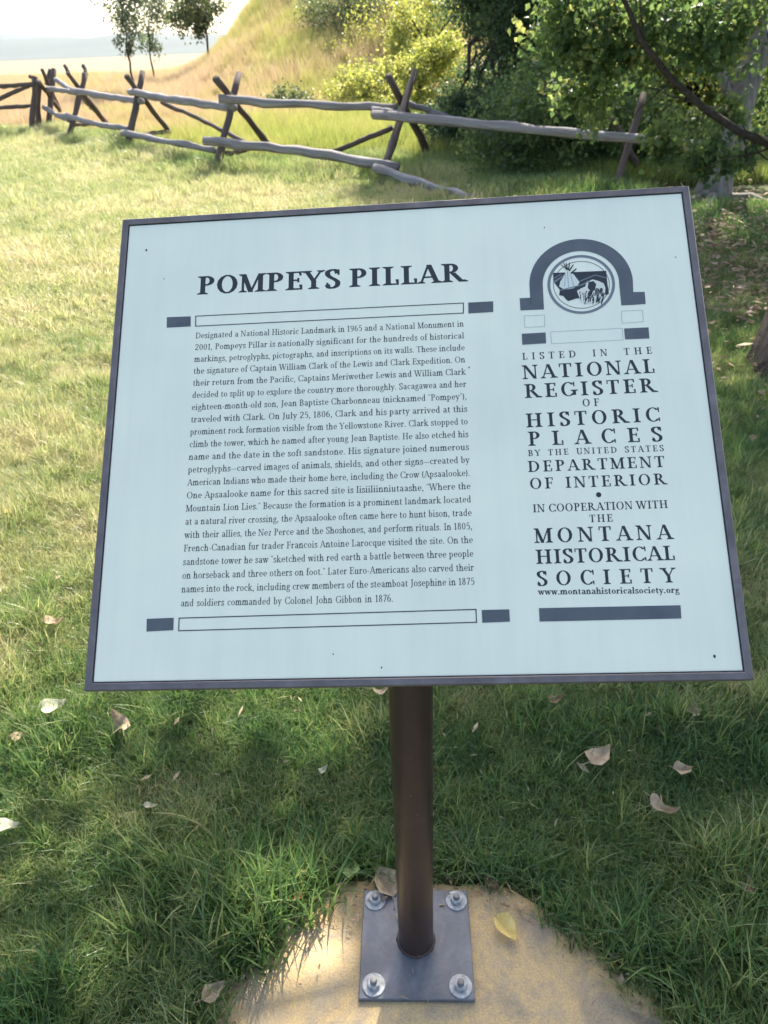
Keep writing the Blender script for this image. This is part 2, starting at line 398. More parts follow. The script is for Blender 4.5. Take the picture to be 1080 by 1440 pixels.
# ---- a hand-drawn serif alphabet (cap height = 1)
def arc(cx, cy, rx, ry, a0, a1, T, t, n=14):
    P = []
    for i in range(n):
        q = []
        for a in (a0 + (a1 - a0) * i / n, a0 + (a1 - a0) * (i + 1) / n):
            a = math.radians(a); q.append(((cx + rx * math.cos(a), cy + ry * math.sin(a)), (cx + (rx - T) * math.cos(a), cy + (ry - t) * math.sin(a))))
        P.append([q[0][0], q[1][0], q[1][1], q[0][1]])
    return [P]
def spline(pts, T, t, n=6):
    pts = [pts[0]] + list(pts) + [pts[-1]]; out_ = []
    for i in range(1, len(pts) - 2):
        p0, p1, p2, p3 = pts[i - 1:i + 3]
        for j in range(n):
            u = j / n
            out_.append(tuple(.5 * (2 * p1[k] + (p2[k] - p0[k]) * u + (2 * p0[k] - 5 * p1[k] + 4 * p2[k] - p3[k]) * u * u + (3 * p1[k] - p0[k] - 3 * p2[k] + p3[k]) * u ** 3) for k in (0, 1)))
    out_.append(pts[-1]); L, R = [], []
    for i, p in enumerate(out_):
        a, b_ = out_[max(i - 1, 0)], out_[min(i + 1, len(out_) - 1)]
        dx, dy = b_[0] - a[0], b_[1] - a[1]; l = math.hypot(dx, dy) or 1; dx /= l; dy /= l
        w = (t + (T - t) * abs(dy) ** 1.3) / 2
        L.append((p[0] - dy * w, p[1] + dx * w)); R.append((p[0] + dy * w, p[1] - dx * w))
    return [[[L[i], L[i + 1], R[i + 1], R[i]] for i in range(len(L) - 1)]]
def glyph(ch, T, t):
    G = []     # list of strokes, a stroke = list of polygons
    s = .075 + T * .25; X = .66   # serif overhang, x-height
    def rect(x0, y0, x1, y1): G.append([[(x0, y0), (x1, y0), (x1, y1), (x0, y1)]])
    def serif(x, y, up, w=None, l=1, r=1, tt=T):
        w = tt / 2; h = .038; br = .075; d = 1 if up else -1
        a = [(x - w - s * l, y), (x + w + s * r, y), (x + w + s * r, y + d * h), (x + w, y + d * (h + br)), (x - w, y + d * (h + br)), (x - w - s * l, y + d * h)]
        G.append([a])
    def V_(x, y0, y1, b=1, tp=1, w=None):
        w = w or T; rect(x - w / 2, y0, x + w / 2, y1)
        if b: serif(x, y0, True, tt=w)
        if tp: serif(x, y1, False, tt=w)
    def flag(x, y): G.append([[(x - T / 2 - s * .95, y - .07), (x - T / 2, y - .11), (x + T / 2, y), (x + T / 2, y + .03)]]); G[-1][0][2:] = [(x + T / 2, y - .11), (x + T / 2, y + .03)]
    def D(x0, y0, x1, y1, w): G.append([[(x0 - w / 2, y0), (x0 + w / 2, y0), (x1 + w / 2, y1), (x1 - w / 2, y1)]])
    def A(*a): G.extend(arc(*a[:6], a[6] if len(a) > 6 else T, t))
    def C(pts, TT=None, tt=None): G.extend(spline(pts, TT or T, tt or t))
    def hb(x0, x1, y, w=None): w = w or t; rect(x0, y - w / 2, x1, y + w / 2)
    def tick(x, y0, y1): G.append([[(x - t * .3, y0), (x + t * .6, y0), (x + t * .6, y1), (x - t, y1)]]) if y1 > y0 else G.append([[(x - t * .3, y0), (x + t * .6, y0), (x + t * .6, y1), (x - t, y1)]])
    def dot(x, y, r): G.append([[(x + r * math.cos(i * .524), y + r * math.sin(i * .524)) for i in range(12)]])
    m = s + T / 2 + .02
    if ch == 'A': D(.10, 0, .40, 1, t * 1.15); D(.74, 0, .42, 1, T); hb(.22, .62, .33); serif(.10, 0, 1, tt=t); serif(.74, 0, 1); return G, .84
    if ch == 'B': V_(m, 0, 1); A(m + .16, .755, .25 + T * .2, .245, -90, 90); A(m + .18, .265, .29 + T * .2, .265, -90, 90); hb(m, m + .17, 1 - t / 2); hb(m, m + .17, .52); hb(m, m + .19, t / 2); return G, m + .54
    if ch == 'C': A(.46, .5, .42, .52, 42, 318); tick(.79, .66, 1.0); tick(.79, .0, .26); return G, .84
    if ch == 'D': V_(m, 0, 1); A(m + .16, .5, .50, .5, -90, 90); hb(m, m + .17, 1 - t / 2); hb(m, m + .17, t / 2); return G, m + .70
    if ch == 'E': V_(m, 0, 1); hb(m, .62, 1 - t / 2); hb(m, .52, .52); hb(m, .66, t / 2); tick(.62, .76, 1); tick(.66, 0, .27); rect(.5, .40, .5 + t, .64); return G, .72
    if ch == 'F': V_(m, 0, 1); hb(m, .60, 1 - t / 2); hb(m, .50, .50); tick(.60, .74, 1); rect(.48, .38, .48 + t, .62); return G, .66
    if ch == 'G': A(.46, .5, .42, .52, 42, 318); tick(.79, .68, 1.0); V_(.79, .06, .44, 0, 1); return G, .94
    if ch == 'H': V_(m, 0, 1); V_(m + .54, 0, 1); hb(m, m + .54, .52); return G, 2 * m + .54
    if ch == 'I': V_(m, 0, 1); return G, 2 * m
    if ch == 'J': V_(.26, .05, 1, 0, 1); C([(.26, .15), (.20, -.10), (.04, -.17)]); return G, .26 + m
    if ch == 'K': V_(m, 0, 1); D(m + .12, .46, m + .48, 1, t * 1.2); D(m + .56, 0, m + .18, .58, T * 1.05); serif(m + .48, 1, 0, tt=t); serif(m + .56, 0, 1); return G, m + .56 + m
    if ch == 'L': V_(m, 0, 1); hb(m, .62, t / 2); tick(.62, 0, .30); return G, .68
    if ch == 'M': V_(.14, 0, 1, 1, 0, t * 1.2); D(.47, 0, .16, 1, T); D(.47, 0, .82, 1, t * 1.2); V_(.86, 0, 1, 1, 0); serif(.12, 1, 0, l=.8, r=0, tt=t * 1.3); serif(.87, 1, 0, l=0); return G, 1.02
    if ch == 'N': V_(.14, 0, 1, 1, 0, t * 1.2); D(.72, 0, .15, 1, T); V_(.74, 0, 1, 0, 1, t * 1.2); serif(.12, 1, 0, l=.9, r=0, tt=t * 1.3); return G, .88
    if ch in 'O': A(.46, .5, .43, .52, 0, 360); return G, .92
    if ch == 'Q': A(.46, .5, .43, .52, 0, 360); C([(.45, .02), (.66, -.16), (.95, -.18)], T * .8); return G, .94
    if ch == 'P': V_(m, 0, 1); A(m + .15, .735, .28 + T * .2, .265, -90, 90); hb(m, m + .16, 1 - t / 2); hb(m, m + .16, .47 + t / 2); return G, m + .50
    if ch == 'R': V_(m, 0, 1); A(m + .15, .745, .26 + T * .2, .255, -90, 90); hb(m, m + .16, 1 - t / 2); hb(m, m + .16, .49 + t / 2); D(m + .58, 0, m + .22, .50, T * 1.1); serif(m + .60, 0, 1, l=.2); return G, m + .74
    if ch == 'S': C([(.52, .80), (.44, .95), (.30, .985), (.14, .90), (.12, .74), (.22, .60), (.40, .46), (.52, .32), (.50, .13), (.34, .015), (.18, .04), (.09, .20)], T * 1.05); tick(.55, .70, 1.0); rect(.06, .0, .06 + t, .30); return G, .62
    if ch == 'T': V_(.37, 0, 1, 1, 0); hb(.04, .70, 1 - t / 2); tick(.70, .74, 1); rect(.03, .74, .03 + t, 1); return G, .74
    if ch == 'U': V_(m, .3, 1, 0, 1); V_(.74, .3, 1, 0, 1, t * 1.2); C([(m, .32), (m + .04, .10), (.44, .01), (.68, .12), (.74, .32)], T, t); return G, .86
    if ch == 'V': D(.42, 0, .10, 1, T); D(.42, 0, .74, 1, t * 1.2); serif(.10, 1, 0); serif(.74, 1, 0, tt=t); return G, .84
    if ch == 'W': D(.36, 0, .10, 1, T); D(.36, 0, .62, 1, t * 1.2); D(.84, 0, .58, 1, T); D(.84, 0, 1.10, 1, t * 1.2); serif(.10, 1, 0); serif(.60, 1, 0); serif(1.10, 1, 0, tt=t); return G, 1.20
    if ch == 'X': D(.70, 0, .12, 1, T); D(.10, 0, .68, 1, t * 1.2); serif(.12, 1, 0); serif(.68, 1, 0, tt=t); serif(.70, 0, 1); serif(.10, 0, 1, tt=t); return G, .82
    if ch == 'Y': V_(.40, 0, .46, 1, 0); D(.40, .42, .10, 1, T); D(.40, .42, .70, 1, t * 1.2); serif(.10, 1, 0); serif(.70, 1, 0, tt=t); return G, .80
    if ch == 'Z': hb(.08, .66, 1 - t / 2); hb(.06, .70, t / 2); D(.14, 0, .58, 1, T); tick(.70, 0, .26); rect(.08, .76, .08 + t, 1); return G, .76
    # lower case
    h = X
    if ch == 'a': V_(.46, .04, h * .72, 0, 0); C([(.12, h * .80), (.22, h - .01), (.38, h - .03), (.46, h * .70)]); C([(.44, h * .58), (.22, h * .48), (.12, .2), (.20, .03), (.34, .05), (.46, .18)], T * .9); C([(.46, .10), (.54, .0), (.62, .05)], T * .5); return G, .62
    if ch == 'b': V_(.14, 0, 1.05, 0, 0); flag(.14, 1.03); A(.30, h / 2, .27, h / 2 + .01, -150, 150, T); return G, .62
    if ch == 'c': A(.32, h / 2, .28, h / 2 + .01, 50, 315); dot(.47, h * .80, T * .55); return G, .56
    if ch == 'd': V_(.50, 0, 1.05, 0, 0); flag(.50, 1.03); A(.32, h / 2, .27, h / 2 + .01, 35, 325, T); hb(.50, .64, .03, .05); return G, .68
    if ch == 'e': A(.32, h / 2, .28, h / 2 + .01, 0, 318); hb(.08, .58, h * .52); return G, .60
    if ch == 'f': V_(.20, 0, .85, 1, 0); C([(.20, .80), (.24, 1.0), (.42, 1.03)], T * .9); dot(.43, .98, T * .5); hb(.04, .40, h - t / 2); return G, .40
    if ch == 'g': A(.28, h * .66, .22, h * .34, 0, 360); C([(.18, h * .35), (.12, .12), (.30, .07), (.52, -.02), (.48, -.24), (.24, -.30), (.06, -.20), (.14, -.03), (.30, .06)], T * .7); hb(.42, .58, h - .03, .05); return G, .58
    if ch == 'h': V_(.15, 0, 1.05, 1, 0); flag(.15, 1.03); V_(.52, 0, h * .66, 1, 0); C([(.18, h * .60), (.30, h * .98), (.46, h * .97), (.52, h * .60)], T * .9); return G, .70
    if ch == 'i': V_(.16, 0, h, 1, 0); flag(.16, h); dot(.16, .92, T * .62); return G, .34
    if ch == 'j': V_(.18, -.1, h, 0, 0); flag(.18, h); dot(.18, .92, T * .62); C([(.18, -.06), (.12, -.26), (-.02, -.30)]); return G, .34
    if ch == 'k': V_(.15, 0, 1.05, 1, 0); flag(.15, 1.03); D(.20, .28, .48, h, t * 1.2); D(.56, 0, .28, .40, T); serif(.48, h, 0, tt=t); serif(.56, 0, 1); return G, .68
    if ch == 'l': V_(.16, 0, 1.05, 1, 0); flag(.16, 1.03); return G, .34
    if ch == 'm': V_(.15, 0, h, 1, 0); flag(.15, h); V_(.50, 0, h * .66, 1, 0); V_(.85, 0, h * .66, 1, 0); C([(.18, h * .60), (.29, h * .98), (.44, h * .97), (.50, h * .60)], T * .9); C([(.53, h * .60), (.64, h * .98), (.79, h * .97), (.85, h * .60)], T * .9); return G, 1.02
    if ch == 'n': V_(.15, 0, h, 1, 0); flag(.15, h); V_(.52, 0, h * .66, 1, 0); C([(.18, h * .60), (.30, h * .98), (.46, h * .97), (.52, h * .60)], T * .9); return G, .70
    if ch == 'o': A(.32, h / 2, .29, h / 2 + .01, 0, 360); return G, .64
    if ch == 'p': V_(.15, -.30, h, 1, 0); flag(.15, h); A(.32, h / 2, .28, h / 2 + .01, -150, 150, T); return G, .65
    if ch == 'q': V_(.50, -.30, h, 1, 0); A(.32, h / 2, .28, h / 2 + .01, 35, 325, T); return G, .65
    if ch == 'r': V_(.15, 0, h, 1, 0); flag(.15, h); C([(.19, h * .62), (.28, h * .92), (.42, h * .94)], T * .7); dot(.42, h * .88, T * .55); return G, .50
    if ch == 's': C([(.38, h * .80), (.26, h * .99), (.12, h * .86), (.14, h * .64), (.34, h * .42), (.42, h * .22), (.28, .01), (.14, .02), (.07, .15)], T * .95); tick(.41, h * .7, h); rect(.05, 0, .05 + t, .2); return G, .48
    if ch == 't': V_(.18, .10, .82, 0, 0); hb(.04, .38, h - t / 2); C([(.18, .14), (.24, .01), (.40, .06)], T * .8); return G, .42
    if ch == 'u': V_(.15, .14, h, 0, 0); flag(.15, h); V_(.50, 0, h, 0, 0); flag(.50, h); C([(.15, .18), (.20, .0), (.36, .01), (.48, .16)], T * .9); hb(.50, .64, .03, .05); return G, .68
    if ch == 'v': D(.30, 0, .10, h, T); D(.30, 0, .50, h, t * 1.2); serif(.10, h, 0); serif(.50, h, 0, tt=t); return G, .58
    if ch == 'w': D(.28, 0, .10, h, T); D(.28, 0, .46, h, t * 1.2); D(.62, 0, .44, h, T); D(.62, 0, .80, h, t * 1.2); serif(.10, h, 0); serif(.45, h, 0); serif(.80, h, 0, tt=t); return G, .88
    if ch == 'x': D(.50, 0, .12, h, T); D(.10, 0, .48, h, t * 1.2); serif(.12, h, 0); serif(.48, h, 0, tt=t); serif(.50, 0, 1); serif(.10, 0, 1, tt=t); return G, .60
    if ch == 'y': D(.32, 0, .10, h, T); D(.18, -.30, .52, h, t * 1.3); serif(.10, h, 0); serif(.52, h, 0, tt=t); dot(.16, -.26, T * .5); return G, .60
    if ch == 'z': hb(.06, .48, h - t / 2); hb(.05, .50, t / 2); D(.12, 0, .42, h, T); return G, .54
    # figures
    if ch == '0': A(.32, .5, .28, .51, 0, 360); return G, .64
    if ch == '1': V_(.26, 0, 1, 1, 0); D(.10, .80, .26, 1.0, T * .7); return G, .48
    if ch == '2': C([(.10, .76), (.20, .96), (.40, .98), (.52, .78), (.42, .50), (.10, .06)], T * .95); hb(.06, .58, .05, .10); return G, .64
    if ch == '3': C([(.12, .84), (.30, 1.0), (.48, .82), (.42, .58), (.26, .52)]); C([(.26, .52), (.50, .44), (.52, .16), (.30, .0), (.10, .12)]); return G, .62
    if ch == '4': V_(.42, 0, 1, 1, 0); hb(.04, .60, .27, .06); D(.07, .26, .40, .98, t * 1.3); return G, .64
    if ch == '5': hb(.16, .52, .95, .09); D(.13, .52, .18, .96, t * 1.2); C([(.14, .54), (.36, .62), (.53, .38), (.42, .06), (.10, .06)], T * .95); return G, .62
    if ch == '6': A(.32, .31, .27, .32, 0, 360); C([(.50, .98), (.20, .86), (.09, .34)], T * .9); return G, .64
    if ch == '7': hb(.06, .58, .95, .09); D(.24, 0, .52, .95, T * .9); return G, .60
    if ch == '8': A(.32, .76, .22, .25, 0, 360); A(.32, .27, .27, .28, 0, 360); return G, .64
    if ch == '9': A(.32, .69, .27, .32, 0, 360); C([(.12, .02), (.44, .14), (.55, .66)], T * .9); return G, .64
    if ch == '.': dot(.12, .06, max(.075, T * .55)); return G, .28
    if ch == ',': dot(.12, .06, max(.075, T * .55)); C([(.17, .04), (.16, -.08), (.06, -.18)], T * .6); return G, .28
    if ch == ':': dot(.12, .06, T * .6); dot(.12, .5, T * .6); return G, .28
    if ch == '-': hb(.05, .33, .30, .08); return G, .38
    if ch == '_': hb(0, .9, .30, .06); return G, .9      # long dash
    if ch == '(': A(.42, .42, .34, .66, 125, 235); return G, .34
    if ch == ')': A(-.08, .42, .34, .66, -55, 55); return G, .34
    if ch == '"': dot(.08, .94, .05); C([(.10, .94), (.10, .76)], .06, .04); dot(.24, .94, .05); C([(.26, .94), (.26, .76)], .06, .04); return G, .34
    if ch == "'": dot(.08, .94, .05); C([(.11, .94), (.08, .76)], .06, .04); return G, .22
    return G, .30
_gc = {}
def gl(ch, T, t):
    k = (ch, T, t)
    if k not in _gc: _gc[k] = glyph(ch, T, t)
    return _gc[k]
def text_line(name, txt, x0, y0, x1, y1, cap, T, t, m, label, mode='words', xs=None, gap=.05, parent=None):
    """set txt from (x0,y0) to (x1,y1) on the face. mode words: stretch the word spaces; letters: stretch letter spaces too; fit: scale"""
    sxs = cap * (xs or 1.0)
    adv = [(gl(c, T, t)[1] + gap) * sxs if c != ' ' else .30 * sxs for c in txt]
    Wd = math.hypot(x1 - x0, y1 - y0); nat = sum(adv) - gap * sxs; ns = txt.count(' ')
    if mode == 'words' and ns:
        ex_ = (Wd - nat) / ns
        if ex_ < -.10 * sxs or ex_ > .9 * sxs:
            f = (Wd - ns * .15 * sxs) / nat if ex_ < 0 else 1.0
            sxs *= f; adv = [a * f for a in adv]; nat *= f; ex_ = (Wd - nat) / ns
        adv = [a + (ex_ if c == ' ' else 0) for a, c in zip(adv, txt)]
    elif mode == 'para':
        f = (Wd - 0) / (nat + ns * .06 * sxs); f = min(max(f, .9), 1.1); sxs *= f; adv = [a * f for a in adv]; nat *= f
        adv = [a + ((Wd - nat) / ns if c == ' ' else 0) for a, c in zip(adv, txt)]
    elif mode == 'letters':
        ex_ = (Wd - nat) / max(1, len(txt) - 1 + 1.5 * ns); adv = [a + ex_ * (2.5 if c == ' ' else 1) for a, c in zip(adv, txt)]
    elif mode == 'fit':
        f = Wd / nat; sxs *= f; adv = [a * f for a in adv]
    dx, dy = (x1 - x0) / Wd, (y1 - y0) / Wd
    V, Fc = [], []; x = 0.0
    for c, a in zip(txt, adv):
        if c != ' ':
            for k, stroke in enumerate(gl(c, T, t)[0]):
                z = FACE_Z + .00010 + k * 1.6e-5
                for P in stroke:
                    n0 = len(V)
                    Pm = [(x + p[0] * sxs, p[1] * cap) for p in P]
                    ar = sum(Pm[i][0] * Pm[(i + 1) % len(Pm)][1] - Pm[(i + 1) % len(Pm)][0] * Pm[i][1] for i in range(len(Pm)))
                    if ar < 0: Pm = Pm[::-1]
                    V += [(x0 + p[0] * dx - p[1] * dy, y0 + p[0] * dy + p[1] * dx, z) for p in Pm]
                    Fc.append(tuple(range(n0, n0 + len(Pm))))
        x += a
    o = mesh(name, V, Fc, m); o.parent = parent or panel
    if label: o['label'] = label
    return o
PXM = SW / 880.0     # metres per photograph pixel, about, on the face
def tl_px(name, txt, L, R, capx, T, t, mode, label=None, m=None, xs=None, gap=.05):
    a, b_ = uv(*L), uv(*R); c1 = uv(L[0], L[1] - capx); cap = math.hypot(c1[0] - a[0], c1[1] - a[1])
    return text_line(name, txt, *a, *b_, cap, T, t, m or M_INK, label, mode, xs, gap)
# title
tl_px('title_lettering', 'POMPEYS PILLAR', (275.6, 413.3), (655.5, 394.8), 25.5, .205, .085, 'fit', 'bold dark serif title POMPEYS PILLAR')
# body
BODY = '''Designated a National Historic Landmark in 1965 and a National Monument in
2001, Pompeys Pillar is nationally significant for the hundreds of historical
markings, petroglyphs, pictographs, and inscriptions on its walls. These include
the signature of Captain William Clark of the Lewis and Clark Expedition. On
their return from the Pacific, Captains Meriwether Lewis and William Clark
decided to split up to explore the country more thoroughly. Sacagawea and her
eighteen-month-old son, Jean Baptiste Charbonneau (nicknamed "Pompey"),
traveled with Clark. On July 25, 1806, Clark and his party arrived at this
prominent rock formation visible from the Yellowstone River. Clark stopped to
climb the tower, which he named after young Jean Baptiste. He also etched his
name and the date in the soft sandstone. His signature joined numerous
petroglyphs_carved images of animals, shields, and other signs_created by
American Indians who made their home here, including the Crow (Apsaalooke).
One Apsaalooke name for this sacred site is Iisiiliinniutaashe, "Where the
Mountain Lion Lies." Because the formation is a prominent landmark located
at a natural river crossing, the Apsaalooke often came here to hunt bison, trade
with their allies, the Nez Perce and the Shoshones, and perform rituals. In 1805,
French-Canadian fur trader Francois Antoine Larocque visited the site. On the
sandstone tower he saw "sketched with red earth a battle between three people
on horseback and three others on foot." Later Euro-Americans also carved their
names into the rock, including crew members of the steamboat Josephine in 1875
and soldiers commanded by Colonel John Gibbon in 1876.'''.split('\n')
a0, b0, a1, b1 = uv(274.2, 474.9), uv(652.5, 458.2), uv(254.7, 832.9), uv(668.2, 822.2)
for i, ln in enumerate(BODY):
    f = i / 20
    L = (a0[0] + (a1[0] - a0[0]) * f, a0[1] + (a1[1] - a0[1]) * f); R = (b0[0] + (b1[0] - b0[0]) * f, b0[1] + (b1[1] - b0[1]) * f)
    cap = 9.6 * PXM
    if i == 21:
        e_ = uv(553.5, 846.0); text_line('text_line', ln, *L, *e_, cap, .135, .05, M_INK, None, 'words', .98)
    else:
        text_line('text_line', ln, *L, *R, cap, .135, .055, M_INK, None, 'para', .98)
# right-hand column
RC = [('LISTED IN THE', (735, 505.3), (918.3, 496.7), 9.5, .17, .06), ('NATIONAL', (736, 532.7), (922.3, 523.7), 19.5, .185, .065),
      ('REGISTER', (738.3, 559.3), (925, 550.7), 19.5, .185, .065), ('OF', (820, 571.2), (844, 570.2), 10.5, .17, .06),
      ('HISTORIC', (740.3, 600.7), (930, 592), 19.5, .185, .065), ('PLACES', (743.3, 626.7), (933.3, 620), 20, .185, .065),
      ('BY THE UNITED STATES', (743.3, 641.1), (935, 634), 8.5, .17, .06), ('DEPARTMENT', (743, 663.6), (936.5, 656.5), 15.5, .175, .06),
      ('OF INTERIOR', (746, 687.6), (939.3, 681), 15.5, .175, .06), ('IN COOPERATION WITH', (750.3, 720.3), (941, 714.3), 11, .17, .06),
      ('THE', (830.2, 734.4), (863, 733.4), 10.5, .17, .06), ('MONTANA', (752.8, 763.6), (947, 758.2), 20.5, .185, .065),
      ('HISTORICAL', (754.5, 793.1), (951.2, 787.6), 20.0, .185, .065), ('SOCIETY', (756.3, 824), (952.6, 819.2), 20.5, .185, .065)]
for t__, L, R, c, T, t in RC:
    tl_px('text_line', t__, L, R, c, T, t, 'letters', 'dark capitals reading ' + t__, None, 1.14 if c > 12 else 1.05)
tl_px('text_line', 'www.montanahistoricalsociety.org', (758, 836.4), (957, 834), 8.6, .19, .07, 'fit', 'small web address line')
def Zp(px, py): return uv(725 + px / 5.684, 325 + py / 5.684)
def Zs(*pts): return [Zp(*p) for p in pts]
def circ(cx, cy, rx, ry, n=24): return [Zp(cx + rx * math.cos(2 * math.pi * i / n), cy + ry * math.sin(2 * math.pi * i / n)) for i in range(n)]
def ring(cx, cy, rx, ry, w, h, a0=0, a1=360, n=56):
    P = []
    for i in range(n):
        A_ = [math.radians(a0 + (a1 - a0) * (i + k) / n) for k in (0, 1)]
        P.append([Zp(cx + rx * math.cos(A_[0]), cy + ry * math.sin(A_[0])), Zp(cx + rx * math.cos(A_[1]), cy + ry * math.sin(A_[1])),
                  Zp(cx + (rx - w) * math.cos(A_[1]), cy + (ry - h) * math.sin(A_[1])), Zp(cx + (rx - w) * math.cos(A_[0]), cy + (ry - h) * math.sin(A_[0]))])
    return P
def printed_flat(name, groups, m, z0, label=None):
    """groups: lists of polygons that do not overlap inside a group"""
    V, Fc = [], []
    for k, grp in enumerate(groups):
        for P in grp:
            n0 = len(V); V += [(x, y, FACE_Z + z0 + k * 2e-5) for x, y in P]
            ar = sum(P[i][0] * P[(i + 1) % len(P)][1] - P[(i + 1) % len(P)][0] * P[i][1] for i in range(len(P)))
            idx = list(range(n0, n0 + len(P))); Fc.append(tuple(idx if ar > 0 else idx[::-1]))
    o = mesh(name, V, Fc, m); o.parent = panel
    if label: o['label'] = label
    return o
def px(*pts): return [uv(*p) for p in pts]
def outline(p4, w):   # thin frame of four bars from four face points
    c = Vector((sum(p[0] for p in p4) / 4, sum(p[1] for p in p4) / 4)); P = []
    o_ = [Vector(p) for p in p4]; W_ = o_
    inn = []
    for i in range(4):
        a, b_, d = o_[i - 1], o_[i], o_[(i + 1) % 4]
        e1_ = (a - b_).normalized(); e2_ = (d - b_).normalized(); inn.append(b_ + (e1_ + e2_) * w)
    return [[tuple(o_[i]), tuple(o_[(i + 1) % 4]), tuple(inn[(i + 1) % 4]), tuple(inn[i])] for i in range(4)]
for q in (((234, 445), (267.6, 443.8), (267.6, 458), (233.8, 459.8)), ((658.7, 424.7), (693.8, 422.9), (694, 438), (659, 440)),
          ((206, 870), (244, 868.5), (243.5, 886), (205.5, 888)), ((678, 858), (717, 857), (718, 874.5), (679, 876))):
    printed_flat('printed_block', [[px(*q)]], M_GREY, .0003)
printed_flat('printed_block', [[px((758.8, 855.4), (958.6, 851.5), (959.7, 870.2), (759.8, 874.4))]], M_GREY, .0003, 'long grey bar under the web address')
for q in (((274, 443), (652.5, 424.7), (652.5, 440), (274, 458.3)), ((251, 868.4), (670.7, 856.4), (671.6, 876), (250.2, 887.6))):
    printed_flat('outlined_bar', [outline(px(*q), .0011)], M_INK, .0003)
for q in (((52, 817), (243, 806), (248, 893), (57, 905)), ((872, 775), (1068, 766), (1075, 855), (880, 863))):
    printed_flat('printed_block', [[Zs(*q)]], M_GREY, .0003)
for q in (((70, 672), (236, 665), (238, 760), (76, 767)), ((850, 635), (1022, 627), (1028, 722), (855, 735)), ((282, 800), (860, 772), (865, 868), (290, 898))):
    printed_flat('hairline_box', [outline(Zs(*q), .00045)], M_HAIR, .0003)
arch = ring(528, 415, 415, 357, 108, 258 - 160, 180, 360)
def archring():
    P = []; n = 48
    for i in range(n):
        A_ = [math.radians(180 + 180 * (i + k) / n) for k in (0, 1)]
        P.append([Zp(528 + 415 * math.cos(A_[0]), 418 + 360 * math.sin(A_[0])), Zp(528 + 415 * math.cos(A_[1]), 418 + 360 * math.sin(A_[1])),
                  Zp(526 + 306 * math.cos(A_[1]), 418 + 263 * math.sin(A_[1])), Zp(526 + 306 * math.cos(A_[0]), 418 + 263 * math.sin(A_[0]))])
    return P
legs_ = [Zs((113, 418), (220, 418), (230, 622), (124, 626)), Zs((35, 532), (124, 528), (124, 626), (42, 630)),
         Zs((832, 418), (943, 418), (948, 586), (850, 590)), Zs((946, 483), (1037, 482), (1045, 578), (948, 586))]
printed_flat('emblem_arch', [archring() + legs_], M_GREY, .0003, 'thick grey arch with square feet')
printed_flat('emblem_ring', [ring(528, 422, 271, 236, 23, 20)], M_MIDINK, .0003, 'grey ring inside the arch')
printed_flat('emblem_hairline', [ring(530, 425, 226, 190, 4, 4)], M_INK, .00032)
printed_flat('state_outline', [[Zs((303, 330), (728, 313), (736, 400), (750, 500), (640, 520), (545, 528), (490, 535), (425, 555), (410, 545), (385, 515), (352, 508), (357, 465), (330, 430), (305, 395))]], M_INK, .00036, 'dark state map shape behind the tepee and bison')
printed_flat('sky_streaks', [[Zs((306, 396), (318, 410), (392, 352), (384, 346))], [Zs((306, 372), (310, 378), (372, 340), (366, 336))], [Zs((520, 400), (640, 352), (720, 372), (728, 366), (640, 344), (516, 392))],
              [Zs((360, 474), (540, 430), (600, 395), (598, 388), (530, 422), (360, 466))]], M_MIDINK, .0004)
printed_flat('tepee', [[Zs((412, 300), (470, 345), (515, 405), (500, 430), (468, 452), (420, 462), (376, 456), (384, 400), (392, 350))], [Zs((360, 400), (392, 350), (380, 456), (352, 440))]], M_PALE, .00044, 'pale tepee on the dark state map')
printed_flat('tepee_poles', [[Zs((410, 308), (384, 252), (390, 250), (420, 306))], [Zs((414, 308), (404, 250), (410, 250), (424, 308))], [Zs((420, 308), (432, 246), (438, 248), (430, 312))],
              [Zs((426, 312), (462, 262), (468, 266), (436, 318))], [Zs((440, 330), (488, 292), (492, 298), (450, 340))], [Zs((402, 300), (366, 268), (370, 264), (412, 304))]], M_INK, .0005)
printed_flat('tepee_folds', [[Zs((412, 318), (420, 320), (432, 450), (424, 452))], [Zs((440, 340), (446, 344), (470, 430), (462, 438))], [Zs((400, 340), (404, 342), (398, 440), (390, 440))]], M_LIGHTINK, .00048)
printed_flat('bison', [[Zs((560, 440), (572, 398), (622, 383), (668, 396), (708, 414), (722, 450), (716, 528), (676, 545), (636, 556), (612, 575), (560, 578), (528, 560), (506, 508), (494, 474), (530, 452))]], M_PALE, .00044, 'pale bison on the dark state map')
hair_ = [Zs((586, 404), (626, 396), (648, 420), (638, 470), (606, 482), (580, 450))]
st = list(hair_)
rs = random.Random(3)
for i in range(60):
    x_ = 560 + rs.random() * 155; y_ = 450 + rs.random() * 90; l_ = 18 + rs.random() * 34; w_ = 5 + rs.random() * 7
    st.append(Zs((x_, y_), (x_ + w_, y_ + 2), (x_ - 5 + w_ * .3, y_ + l_), (x_ - 7, y_ + l_ - 2)))
for i in range(16):
    x_ = 510 + rs.random() * 90; y_ = 470 + rs.random() * 60; l_ = 12 + rs.random() * 24; w_ = 3 + rs.random() * 4
    st.append(Zs((x_, y_), (x_ + w_, y_ + 2), (x_ + 2, y_ + l_), (x_ - 2, y_ + l_ - 2)))
printed('bison_shading', st, M_INK, .0005)
c_ = uv(842.9, 695.6); printed_flat('bullet_dot', [[[(c_[0] + .0029 * math.cos(i * math.pi / 10), c_[1] + .0029 * math.sin(i * math.pi / 10)) for i in range(20)]]], M_INK, .0003)
